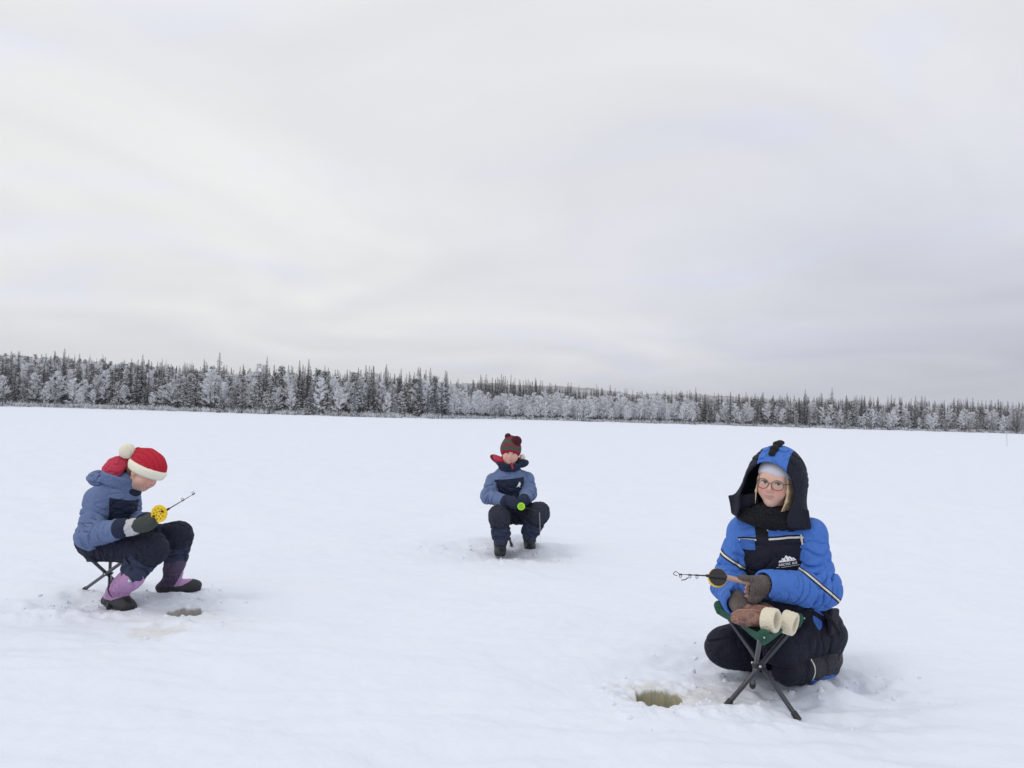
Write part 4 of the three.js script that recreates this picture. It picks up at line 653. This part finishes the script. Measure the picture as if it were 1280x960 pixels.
  gh.thumb = [wrL.clone().lerp(W(938, 729, 3.4), 0.3).add(V(0, 0.012, 0.01)), W(940, 724, 3.385), W(931, 722.5, 3.385), W(924, 722.5, 3.388)];
  { const d = W(941, 772, 3.27).sub(wrR).normalize(), u = V(0.1, 0.85, 0.4), uu = u.addScaledVector(d, -u.dot(d)).normalize(), sd2 = uu.clone().cross(d).normalize(); Object.assign(oh, openHand(wrR.clone(), d, uu, sd2, 1.0, 0.28)); }
  const h1 = handMesh(gh, 1), h2 = handMesh(oh, 1);
  const gl1 = handMesh(gh, 1, 4, 0.0035), gl2 = handMesh(oh, 1, 9, 0.0032), cuffL = cone(wrL.clone().addScaledVector(cL, -0.05), wrL.clone().addScaledVector(cL, 0.03), 0.040, 0.039, { amp: 0.002, f: 120, g: 4, base: 1, seed: 4 }), cuffR = cone(wrR.clone().addScaledVector(cR, -0.05), wrR.clone().addScaledVector(cR, 0.03), 0.040, 0.037, { amp: 0.002, f: 120, g: 4, base: 1 });
  const woolly = (f, x, y, z) => f(x, y, z) - 0.0012 * n3(x * 260, y * 260, z * 260);
  const gf1 = (x, y, z) => woolly((a, b, c) => smin(gl1.fn(a, b, c), cuffL(a, b, c), 0.02), x, y, z), gf2 = (x, y, z) => woolly((a, b, c) => smin(gl2.fn(a, b, c), cuffR(a, b, c), 0.02), x, y, z);
  part('fingerless_glove', solid(skin(gf1, ...box([wrL, W(925, 729, 3.4)], 0.075), 0.0034)), M.wool, who); part('wool_glove', solid(skin(gf2, ...box([wrR, W(945, 777, 3.24)], 0.075), 0.0034)), M.wool, who);
  makeBody(who, HF, false, 1, [[pel, chest, 0.11, 0.10], [chest, neck, 0.10, 0.05], [shL, shR, 0.045, 0.045], [shL, elL, 0.043, 0.036], [elL, wrL, 0.036, 0.024], [shR, elR, 0.043, 0.036], [elR, wrR, 0.036, 0.024], [hipR, knR, 0.075, 0.05], [knR, anR, 0.05, 0.036], [hipL, knL, 0.075, 0.05], [W(986, 836, 3.57), anL, 0.03, 0.025]], [h1.mesh, h2.mesh]);
  rebase(who, W(990, 850, 3.7).setY(0));
  // her rod
  const rd = iceRod('black ice-fishing rod with cork handle and yellow-rimmed dark reel, held in a grey fingerless glove', rod0, reel, tip, V(0.32, 0.45, 1), { R: 0.039, deep: 0.020, side: 0.016, handle: M.cork, spool: M.yellow, back: true, guides: [0.35, 0.62, 0.98] });
  part('hook_line', wire([tip, tip.clone().add(V(-0.02, 0.012, 0)), tip.clone().add(V(-0.03, 0.001, 0.004)), tip.clone().add(V(-0.012, -0.006, 0.002))], 0.0016, 20, 6), M.plastic, rd.t); part('jig', wire([tip.clone().add(V(0.035, -0.012, 0.004)), tip.clone().add(V(0.022, -0.021, 0.004)), tip.clone().add(V(0.006, -0.024, 0.003))], 0.0022, 14, 6), M.plastic, rd.t);
  // her stool
  const st = stool('green-seated folding stool with two brown mittens on it beside the kneeling woman', [G(906, 881), G(996, 901), G(944, 858)], 2.22, 0.162);
  // leather mittens with shearling cuffs lying on the stool
  const mitten = (label, a, b, u, s) => {
    const o = thing('leather_mitten', label, 'mitten', null), d = b.clone().sub(a).normalize(), F = frame(a.clone().lerp(b, 0.5), d, u), Lh = a.distanceTo(b) / 2;
    const f = blend(0.025, egg(V(0, 0, -Lh * 0.42), V(0.052, 0.026, Lh * 0.62), { amp: 0.004, f: 30, g: 16, base: 1, seed: s }), egg(V(0, 0, Lh * 0.25), V(0.043, 0.030, Lh * 0.62)), cone(V(0.035, 0.004, Lh * 0.15), V(0.066, 0.012, -Lh * 0.35), 0.019, 0.016));
    const shell = part('hand', solid(carry(skin(f, V(-0.1, -0.06, -Lh - 0.06), V(0.11, 0.06, Lh + 0.03), 0.0042), F), (x, y, z) => { const w = sstep(-0.1, 0.45, fbm3(x * 22 + s, y * 22, z * 22)), p = sstep(0.25, 0.5, fbm3(x * 60, y * 60 + s, z * 60)); return [mix(0.245, 0.125, w) + 0.10 * p, mix(0.122, 0.066, w) + 0.07 * p, mix(0.094, 0.060, w) + 0.06 * p]; }), M.leather, o);
    const cf = (x, y, z) => { const q = Math.hypot(x, y * 1.18); return smax(smax(q - 0.056 - 0.0016 * n3(x * 90, y * 90, z * 90), -(q - 0.036), 0.012), Math.abs(z - Lh - 0.004) - 0.030, 0.014); };
    part('shearling_cuff', solid(carry(skin(cf, V(-0.08, -0.08, Lh - 0.06), V(0.08, 0.08, Lh + 0.06), 0.0035), F)), M.shearling, o);
    part('seam', wire([-0.8, -0.5, -0.1, 0.3, 0.7].map(t => { const q = V(0.012 + 0.01 * t, 0.08, t * Lh * 0.9).applyMatrix4(F), dn = V(0, -1, 0).transformDirection(F), g = local(F, f); for (let k = 0; k < 40; k++) q.addScaledVector(dn, 0.8 * (g(q.x, q.y, q.z) - 0.0004)); return q; }), 0.0014, 24, 5), M.cork, shell);
    rebase(o, a.clone().lerp(b, 0.5));
  };
  mitten('brown leather mitten whose open cream shearling cuff shows its hollow, on the green stool', W(915, 770, 3.30), W(962, 775, 3.20), V(0.12, 0.92, 0.38), 3);
  mitten('brown leather mitten tucked behind the other on the green stool, cuff end showing', W(934, 761, 3.38), W(985, 778, 3.28), V(0.1, 0.97, 0.22), 5);
  rebase(st.o, st.c.clone().setY(0)); rebase(rd.t, reel);
}
function mittenHand(who, wrist, tip, thumb, r, m, seed, cell = 0.0042) {
  const d = tip.clone().sub(wrist), k = wrist.clone().addScaledVector(d, 0.35), f = blend(0.02, cone(wrist, wrist.clone().addScaledVector(d, 0.7), r * 0.85, r, { amp: 0.003, f: 40, g: 14, base: 1, seed }), cone(wrist.clone().addScaledVector(d, 0.55), tip, r, r * 0.72), cone(k, k.clone().add(thumb), r * 0.5, r * 0.38));
  return part('mitten', solid(skin(f, ...box([wrist, tip, k.clone().add(thumb)], r + 0.03), cell)), m, who);
}
function kidBoot(who, top, heel, toe, c, cell, o = {}) {
  const d = toe.clone().sub(heel).setY(0), L = d.length(); d.normalize(); const F = frame(heel, d, V(0, 1, 0)), an = V(0, 0.075, L * 0.28).applyMatrix4(F), r = o.r || 0.068;
  const foot = inF(F, blend(0.03, egg(V(0, 0.035, L * 0.26), V(0.047, 0.045, L * 0.36)), egg(V(0, 0.030, L * 0.68), V(0.049, 0.043, L * 0.36)), slab(V(0, 0.012, L * 0.48), V(0.044, 0.016, L * 0.50), 0.012)));
  const shaft = cone(an, top, 0.052, r, { amp: 0.008, f: 26, g: 9, base: 1, seed: o.seed || 3 }), f = (x, y, z) => Math.max(smin(foot(x, y, z), shaft(x, y, z), 0.035), -0.008 - y);
  const m = skin(f, ...box([heel, toe, top], 0.09), cell), e = F.clone().invert(), q = V(0, 0, 0), [sole, up] = cut(m, (x, y, z) => { q.set(x, y, z).applyMatrix4(e); return q.y - (0.042 + (q.z > L * 0.5 ? (q.z / L - 0.5) * 0.10 : 0)); });
  const b = part('boot', solid(sole), M.rubber, who);
  if (o.two) { const [a, z] = cut(up, (x, y, zz) => { q.set(x, y, zz).applyMatrix4(e); return q.z - L * 0.34 - (q.y - 0.1) * 0.15; }); part('boot_shaft', solid(z), c, b); part('boot_side', solid(a), M.plum, b); } else part('boot_shaft', solid(up), c, b);
  if (o.strap) { const st = new THREE.TorusGeometry(0.060, 0.006, 8, 30); st.applyMatrix4(frame(an.clone().lerp(top, 0.25), top.clone().sub(an), d)); part('boot_strap', st, M.plum, b); const bk = new THREE.SphereGeometry(0.012, 10, 8); bk.translate(...an.clone().lerp(top, 0.93).addScaledVector(d, r * 0.55).add(V(0, 0, r * 0.9)).toArray()); part('toggle', bk, M.steel, b); }
}
function kidSuit(who, j, c) {
  const cell = c.cell, fo = (amp, seed, o = {}) => ({ amp, seed: seed + c.seed, ...o }), up = j.neck.clone().sub(j.pel).normalize(), TF = frame(j.chest, c.fwd, up), TR = new THREE.Matrix4().extractRotation(TF), at = p => { const m = TR.clone(); m.setPosition(p); return m; };
  const torso = blend(0.06, inF(at(j.chest), egg(V(0, 0, 0), c.rc, fo(0.010, 3, { f: 14, g: 8, base: 1 }))), inF(at(j.belly), egg(V(0, 0, 0), c.rb, fo(0.010, 8, { f: 18, g: 8, base: 1 }))), inF(at(j.pel), egg(V(0, 0, 0), c.rp, fo(0.008, 5, { f: 18, g: 8, base: 1 }))), cone(j.shA, j.shB, 0.062, 0.062, fo(0.006, 9, { base: 1 })), cone(j.chest, j.neck, 0.10, 0.07));
  const sleeve = (a, b, w, s) => blend(0.03, cone(a, b, c.ra[0], c.ra[1], fo(0.013, s, { e1: 0.9, f: 18, g: 7 })), cone(b, w, c.ra[1], c.ra[2], fo(0.012, s + 1, { e0: 0.9, f: 20, g: 7 })));
  const sA = sleeve(j.shA, j.elA, j.wrA, 1), sB = sleeve(j.shB, j.elB, j.wrB, 4), sl = (x, y, z) => Math.min(sA(x, y, z), sB(x, y, z));
  const thA = cone(j.hipA, j.knA, c.rl[0], c.rl[1], fo(0.013, 12, { e0: 0.6, e1: 0.5, f: 15, g: 7 })), thB = cone(j.hipB, j.knB, c.rl[0], c.rl[1], fo(0.013, 15, { e0: 0.6, e1: 0.5, f: 15, g: 7 })), snA = cone(j.knA, j.anA, c.rl[1] * 0.97, c.rl[2], fo(0.012, 13, { e1: 0.8, e0: 0.4, f: 22 })), snB = cone(j.knB, j.anB, c.rl[1] * 0.97, c.rl[2], fo(0.012, 17, { e1: 0.8, e0: 0.4, f: 22 }));
  const legA = (x, y, z) => smin(thA(x, y, z), snA(x, y, z), 0.03), legB = (x, y, z) => smin(thB(x, y, z), snB(x, y, z), 0.03), legs = (x, y, z) => smin(legA(x, y, z), legB(x, y, z), 0.012), trunk = (x, y, z) => smin(torso(x, y, z), legs(x, y, z), 0.04), suit = (x, y, z) => smin(trunk(x, y, z), sl(x, y, z), 0.016);
  const S = skin(suit, ...box(Object.values(j), 0.15), cell), e = TF.clone().invert(), lp = V(0, 0, 0), L = (x, y, z) => lp.set(x, y, z).applyMatrix4(e);
  const plane = (P, n) => (x, y, z) => (x - P.x) * n.x + (y - P.y) * n.y + (z - P.z) * n.z;
  const [arm0, rest] = cut(S, (x, y, z) => sl(x, y, z) - trunk(x, y, z) - 0.004);
  const nA = j.wrA.clone().sub(j.elA).normalize(), nB = j.wrB.clone().sub(j.elB).normalize(), pA = plane(j.wrA.clone().addScaledVector(nA, -c.cuff), nA), pB = plane(j.wrB.clone().addScaledVector(nB, -c.cuff), nB);
  const [arm, cuff] = cut(arm0, (x, y, z) => sA(x, y, z) < sB(x, y, z) ? pA(x, y, z) : pB(x, y, z));
  const [trou, upper] = cut(rest, (x, y, z) => Math.min(L(x, y, z).y + c.waist + 0.01 * n3(x * 9, y * 9, z * 9) - (c.hem || 0) * lp.z, legs(x, y, z) - torso(x, y, z) + 0.006));
  const [below, yoke] = cut(upper, (x, y, z) => L(x, y, z).y - c.yoke), [panel, side] = cut(below, (x, y, z) => { L(x, y, z); return Math.max(Math.abs(lp.x) - c.half, c.front - lp.z); });
  const shin = s => { const k = s ? j.knB : j.knA, a = s ? j.anB : j.anA, n = a.clone().sub(k).normalize(); return plane(k.clone().lerp(a, c.pad), n); }, qA = shin(0), qB = shin(1), onA = (x, y, z) => legA(x, y, z) < legB(x, y, z);
  const [sh, tr1] = cut(trou, (x, y, z) => { const a = onA(x, y, z), dd = (a ? snA : snB)(x, y, z) - (a ? thA : thB)(x, y, z) + 0.002; return Math.max(dd, -(a ? qA : qB)(x, y, z)); });
  const kk = (x, y, z) => { const a = onA(x, y, z), k = a ? j.knA : j.knB; return Math.hypot(x - k.x, y - k.y, z - k.z) - c.knee; }, [kp, tr2] = cut(tr1, kk);
  const main = part('snowsuit', solid(tr2), M.navyPants, who);
  const pair = (name, m, f, k) => { for (const q of cut(m, f)) if (q.idx.length) part(name, solid(q), k, main); }, legSide = (x, y, z) => legA(x, y, z) - legB(x, y, z), armSide = (x, y, z) => sA(x, y, z) - sB(x, y, z);
  pair('knee_patch', kp, legSide, M.kneepad); pair('trouser_leg_end', sh, legSide, M.navyShin); pair('sleeve', arm, armSide, M.slate); pair('sleeve_cuff', cuff, armSide, M.navy); part('yoke_panel', solid(join(yoke, side)), M.slate, main); part('front_panel', solid(panel), M.navy, main);
  return { suit, trunk, TF, at, main };
}
{ // child in profile on the left
  const who = thing('person', 'child in a red knitted bobble hat and slate blue snowsuit bending over a yellow reel', 'person');
  const j = { pel: W(126, 679, 4.72), belly: W(130, 657, 4.72), chest: W(141, 633, 4.71), neck: W(158, 604, 4.70), shA: W(122, 624, 4.58), elA: W(112, 669, 4.52), wrA: W(154, 660, 4.43), shB: W(160, 622, 4.86), elB: W(163, 655, 4.86), wrB: W(184, 652, 4.62),
    hipA: W(124, 682, 4.62), knA: W(190, 686, 4.53), anA: W(169, 713, 4.52), hipB: W(132, 680, 4.83), knB: W(222, 670, 4.88), anB: W(219, 694, 4.89) };
  const s = kidSuit(who, j, { cell: 0.0062, seed: 40, fwd: V(0.90, -0.30, 0.30), rc: V(0.145, 0.16, 0.125), rb: V(0.145, 0.14, 0.125), rp: V(0.150, 0.090, 0.135), ra: [0.074, 0.070, 0.056], rl: [0.090, 0.086, 0.072], waist: 0.175, hem: -0.25, yoke: 0.085, half: 0.15, front: -0.03, cuff: 0.030, pad: 0.50, knee: 0.0 });
  const HF = frame(W(180, 591, 4.70), V(0.83, -0.43, 0.32), V(0.45, 0.88, 0)), sc = 0.93, HS = HF.clone().scale(V(sc, sc, sc));
  // collar and the thrown-back hood with its red lining
  const col = inF(frame(W(150, 600, 4.70), V(0.8, -0.2, 0.3), V(0.45, 0.9, 0)), (x, y, z) => { const q = Math.hypot(x * 0.92, z) - 0.002 * n3(x * 30, y * 30, z * 30); return smax(smax(q - 0.104 - 0.25 * y, -(q - 0.086 - 0.25 * y), 0.01), Math.abs(y + 0.004) - 0.040, 0.018); });
  part('collar', solid(skin(col, ...box([W(150, 600, 4.70)], 0.19), 0.005)), M.slate, s.main);
  const hb = inF(frame(W(131, 600, 4.72), V(-0.8, 0.3, -0.2), V(0.3, 0.9, 0)), egg(V(0, 0, 0), V(0.115, 0.052, 0.085), { amp: 0.008, f: 24, g: 12, base: 1, seed: 3 })); part('hood', solid(skin(hb, ...box([W(131, 600, 4.72)], 0.17), 0.0055)), M.slate, s.main);
  const hl = inF(frame(W(146, 589, 4.715), V(-0.75, 0.45, 0.2), V(0.5, 0.85, 0)), (x, y, z) => { const d = egg0(x, y, z); return smax(Math.max(d, -(d + 0.012)), -(z + 0.045), 0.01); }), egg0 = egg(V(0, 0, 0), V(0.105, 0.100, 0.080), { amp: 0.005, f: 20, g: 12, base: 1, seed: 7 });
  part('hood_lining', solid(skin(hl, ...box([W(146, 589, 4.715)], 0.16), 0.0048)), M.red, s.main);
  const chin = inF(HS, egg(V(0, -0.135, -0.015), V(0.062, 0.032, 0.062))); part('neck_warmer', solid(skin(chin, ...box([W(172, 612, 4.7)], 0.13), 0.006)), M.navy, who);
  // hat
  const dome = blend(0.04, egg(V(0, 0.052, 0.004), V(0.098, 0.104, 0.124)), cone(V(0, 0.085, -0.06), V(-0.01, 0.095, -0.115), 0.055, 0.025)), hatF = (x, y, z) => smax(dome(x, y, z) - 0.0045 * Math.sin(24 * Math.atan2(x, y - 0.01)), -(y - 0.042 - 0.12 * z), 0.008);
  const band = (x, y, z) => smax(dome(x, y, z) - 0.012 - 0.001 * n3(x * 110, y * 110, z * 110), Math.abs(y - 0.026 - 0.12 * z) - 0.032, 0.016);
  const hat = part('bobble_hat', solid(carry(skin(hatF, V(-0.12, -0.03, -0.17), V(0.12, 0.18, 0.15), 0.0042), HS)), M.knitRed, who); part('hat_band', solid(carry(skin(band, V(-0.14, -0.08, -0.16), V(0.14, 0.10, 0.16), 0.0042), HS)), M.cream, hat); part('pompom', pompom(W(159, 564, 4.70), 0.046, 5), M.cream, hat);
  part('hair', solid(carry(skin(inF(new THREE.Matrix4(), egg(V(0, -0.005, -0.055), V(0.078, 0.060, 0.055))), V(-0.1, -0.09, -0.13), V(0.1, 0.07, 0.03), 0.005), HS)), M.brow, who);
  eyes(HS, who, true);
  makeBody(who, HF, true, sc, [[j.pel, j.chest, 0.09, 0.08], [j.chest, j.neck, 0.08, 0.045], [j.shA, j.shB, 0.035, 0.035], [j.shA, j.elA, 0.033, 0.028], [j.elA, j.wrA, 0.028, 0.02], [j.shB, j.elB, 0.033, 0.028], [j.elB, j.wrB, 0.028, 0.02], [j.hipA, j.knA, 0.06, 0.042], [j.knA, j.anA, 0.04, 0.03], [j.hipB, j.knB, 0.06, 0.042], [j.knB, j.anB, 0.04, 0.03]]);
  // hands, boots
  const h0 = W(178, 653, 4.42), reel = W(199, 642, 4.395), tip = W(243, 617, 4.36);
  mittenHand(who, W(164, 659, 4.43), W(191, 653, 4.40), V(0.055, 0.035, -0.015), 0.042, M.moss, 3); mittenHand(who, W(182, 653, 4.60), W(190, 650, 4.48), V(0.02, 0.03, 0.03), 0.038, M.moss, 5);
  part('mitten_cuff', solid(skin(cone(W(160, 660, 4.43), W(167, 658.5, 4.43), 0.047, 0.048, { amp: 0.004, f: 50, g: 20, base: 1 }), ...box([W(163, 659, 4.43)], 0.09), 0.0042)), M.cuff, who);
  kidBoot(who, W(166, 721, 4.515), G(135, 753), G(163, 763), M.lilac, 0.005, { strap: true, r: 0.066, seed: 4 }); kidBoot(who, W(219, 702, 4.885), G(199, 741), G(250, 736), M.lilac, 0.005, { two: true, r: 0.064, seed: 9 });
  rebase(who, W(165, 755, 4.65).setY(0));
  const rd = iceRod('ice-fishing rod with a perforated yellow reel, held in a dark green mitten', h0, reel, tip, V(-0.05, 0.1, 1), { R: 0.047, side: -0.014, handle: M.plastic, spool: M.yellow, holes: true, knobs: true, guides: [0.55, 0.97] }); rebase(rd.t, reel);
  const st = stool('tripod folding stool with green seat under the child in the red hat', [G(133, 761), G(107, 737), G(160, 740)], 1.95, 0.142); st.o.traverse(() => 0); rebase(st.o, st.c.clone().setY(0));
}
{ // child facing us in the middle distance
  const who = thing('person', 'child sitting facing the camera in a striped green and red hat and blue snowsuit', 'person');
  const j = { pel: W(641, 640, 6.98), belly: W(639, 622, 6.95), chest: W(637, 603, 6.92), neck: W(636, 584, 6.89), shA: W(616, 601, 6.90), elA: W(611, 620, 6.82), wrA: W(632, 627, 6.66), shB: W(659, 599, 6.92), elB: W(661, 616, 6.86), wrB: W(655, 625, 6.68),
    hipA: W(630, 642, 6.96), knA: W(624, 645, 6.64), anA: W(626, 669, 6.70), hipB: W(653, 642, 6.98), knB: W(674, 641, 6.72), anB: W(663, 664, 6.82) };
  const s = kidSuit(who, j, { cell: 0.008, seed: 90, fwd: V(0.0, -0.08, 1), rc: V(0.150, 0.155, 0.115), rb: V(0.15, 0.14, 0.125), rp: V(0.155, 0.11, 0.14), ra: [0.060, 0.064, 0.052], rl: [0.092, 0.088, 0.080], waist: 0.17, hem: 0, yoke: 0.050, half: 0.13, front: 0.0, cuff: 0.012, pad: 0.46, knee: 0.108 });
  const HF = frame(W(638, 567, 6.84), V(0.04, 0.03, 1), V(0.06, 1, 0)), sc = 0.92, HS = HF.clone().scale(V(sc, sc, sc));
  const col = inF(frame(W(637, 581.5, 6.86), V(0, -0.25, 1), V(0, 1, 0.2)), (x, y, z) => { const q = Math.hypot(x * 0.9, z) - 0.003 * n3(x * 30, y * 30, z * 30); return smax(smax(q - 0.095 - 0.3 * y, -(q - 0.070 - 0.3 * y), 0.01), Math.abs(y) - 0.042, 0.02); }); part('collar', solid(skin(col, ...box([W(637, 583, 6.86)], 0.18), 0.006)), M.navy, s.main);
  const hq = frame(W(623, 575, 6.87), V(-0.15, 0.40, 0.9), V(0.45, 0.9, -0.1)), hl = inF(hq, egg(V(0, 0, 0), V(0.085, 0.034, 0.055))), HL = skin(hl, ...box([W(618, 573, 6.87)], 0.12), 0.005), hF = hq.clone().invert(), q = V(0, 0, 0), [shell, lining] = cut(HL, (x, y, z) => { q.set(x, y, z).applyMatrix4(hF); return Math.max(q.z < 0.004 ? -1 : 0.03 - q.x * 0.5 - q.z, -1) - 0.012 + 0.25 * Math.abs(q.y); });
  part('hood', solid(join(lining, skin(inF(frame(W(637, 577, 6.97), V(0, 0.2, 1), V(0, 1, 0)), egg(V(0, 0, 0), V(0.135, 0.050, 0.065), { amp: 0.006, f: 30, g: 14, base: 1 })), ...box([W(637, 577, 6.97)], 0.19), 0.007))), M.maroon, s.main); part('hood_lining', solid(shell), M.red, s.main);
  part('hood_trim', pompom(W(653, 571.5, 6.90), 0.026, 12, 700), M.cream, s.main);
  part('hood_side', solid(skin(inF(frame(W(653, 579.5, 6.88), V(0.2, 0, 1), V(-0.3, 1, 0)), egg(V(0, 0, 0), V(0.060, 0.036, 0.06))), ...box([W(653, 579, 6.88)], 0.1), 0.006)), M.navy, s.main);
  part('zip_flap', wire([W(639, 578, 6.735), W(640, 582, 6.735), W(641, 586, 6.742)], 0.009, 10, 8), M.red, s.main);
  const cap = blend(0.03, egg(V(0, 0.045, -0.008), V(0.102, 0.110, 0.114)), egg(V(0, 0.12, -0.02), V(0.066, 0.055, 0.065))), hatF = (x, y, z) => smax(cap(x, y, z) - 0.0016 * n3(x * 90, y * 90, z * 90), -(y - 0.016 + 5.5 * x * x), 0.010), HM = skin(hatF, V(-0.13, -0.08, -0.14), V(0.13, 0.20, 0.13), 0.0046);
  const yy = (x, y, z) => y + 1.5 * x * x, [brim, h1] = cut(HM, (x, y, z) => yy(x, y, z) - 0.035), [g1, h2] = cut(h1, (x, y, z) => yy(x, y, z) - 0.070), [r1, h3] = cut(h2, (x, y, z) => yy(x, y, z) - 0.100), [g2, r2] = cut(h3, (x, y, z) => yy(x, y, z) - 0.132);
  const hat = part('bobble_hat', solid(carry(join(g1, g2), HS)), M.hatGreen, who); part('hat_stripe', solid(carry(join(r1, r2), HS)), M.hatRed, hat); part('hat_brim', solid(carry(brim, HS)), M.hatBrim, hat); part('pompom', pompom(W(645.5, 551.5, 6.80), 0.046, 21, 1500), M.maroon, hat); part('hat_peak', pompom(W(635, 545.5, 6.85), 0.028, 22, 700), M.maroon, hat);
  eyes(HS, who, true);
  makeBody(who, HF, true, sc, [[j.pel, j.chest, 0.09, 0.08], [j.chest, j.neck, 0.08, 0.045], [j.shA, j.shB, 0.035, 0.035], [j.shA, j.elA, 0.033, 0.028], [j.elA, j.wrA, 0.028, 0.02], [j.shB, j.elB, 0.033, 0.028], [j.elB, j.wrB, 0.028, 0.02], [j.hipA, j.knA, 0.06, 0.042], [j.knA, j.anA, 0.04, 0.03], [j.hipB, j.knB, 0.06, 0.042], [j.knB, j.anB, 0.04, 0.03]]);
  const reel = W(651.5, 633, 6.53), tip = W(674.5, 640, 6.50), h0 = W(642, 629.5, 6.56);
  mittenHand(who, W(634, 624, 6.66), W(645, 631, 6.56), V(0.03, 0.03, 0.02), 0.045, M.navy, 3, 0.006); mittenHand(who, W(655, 622, 6.68), W(649, 630, 6.58), V(-0.03, 0.02, 0.03), 0.040, M.navy, 5, 0.006);
  kidBoot(who, W(626, 676, 6.74), G(625, 686), G(625, 695), M.rubber, 0.0065, { r: 0.058, seed: 2 }); kidBoot(who, W(662, 671, 6.86), G(661, 680), G(663, 688), M.rubber, 0.0065, { r: 0.056, seed: 5 });
  for (const [u, v, d] of [[638, 678, 6.66], [669, 675, 6.80]]) part('trouser_cord', wire([W(u, v - 6, d), W(u - 0.6, v - 2, d), W(u + 0.8, v + 2, d)], 0.007, 8, 6), M.rubber, s.main);
  { const c = document.createElement('canvas'); c.width = 128; c.height = 160; const g = c.getContext('2d'); g.fillStyle = '#fff'; g.beginPath(); for (const [x, y] of [[92, 8], [70, 40], [54, 62], [40, 92], [10, 120], [22, 138], [60, 118], [74, 150], [96, 148], [90, 108], [112, 70], [104, 40]]) g.lineTo(x, y); g.closePath(); g.fill(); const t = new THREE.CanvasTexture(c); t.colorSpace = THREE.SRGBColorSpace; const m = s.at(V(0.080, -0.010, 0).applyMatrix4(s.TF)); part('chest_emblem', patch(s.trunk, m, 0.050, 0.062, 0.004), new THREE.MeshStandardMaterial({ map: t, transparent: true, roughness: 0.6, side: THREE.DoubleSide }), s.main); }
  rebase(who, W(643, 686, 6.8).setY(0));
  const rd = iceRod('ice-fishing rod with a small lime green reel and a line hanging from its tip', h0, reel, tip, V(0, 0.1, 1), { R: 0.030, side: -0.012, handle: M.plastic, spool: M.lime, holes: true, guides: [0.97] }); part('fishing_line', wire([tip, W(675, 655, 6.50), W(675.3, 673, 6.50), W(675.5, 696, 6.50)], 0.0014, 16, 5), M.line, rd.t); rebase(rd.t, reel);
  const st = stool('folding stool hidden beneath the child in the striped hat', [G(620, 680), G(638, 682), G(632, 670)], 2.1, 0.155); rebase(st.o, st.c.clone().setY(0));
}
{ // lone stake far out on the ice
  const p = G(1259, 558), o = thing('marker_stake', 'thin grey stake standing alone far out on the snowy lake', 'stake'); const s = new THREE.CylinderGeometry(0.014, 0.02, 0.95, 8); s.translate(0, 0.42, 0); part('pole', s, mat(lin(0.48, 0.46, 0.46)), o); const c = new THREE.CylinderGeometry(0.02, 0.02, 0.05, 8); c.translate(0, 0.91, 0); part('cap', c, mat(lin(0.2, 0.19, 0.19)), o); o.position.copy(p); o.rotation.z = 0.05;
}
renderer.render(scene, camera);
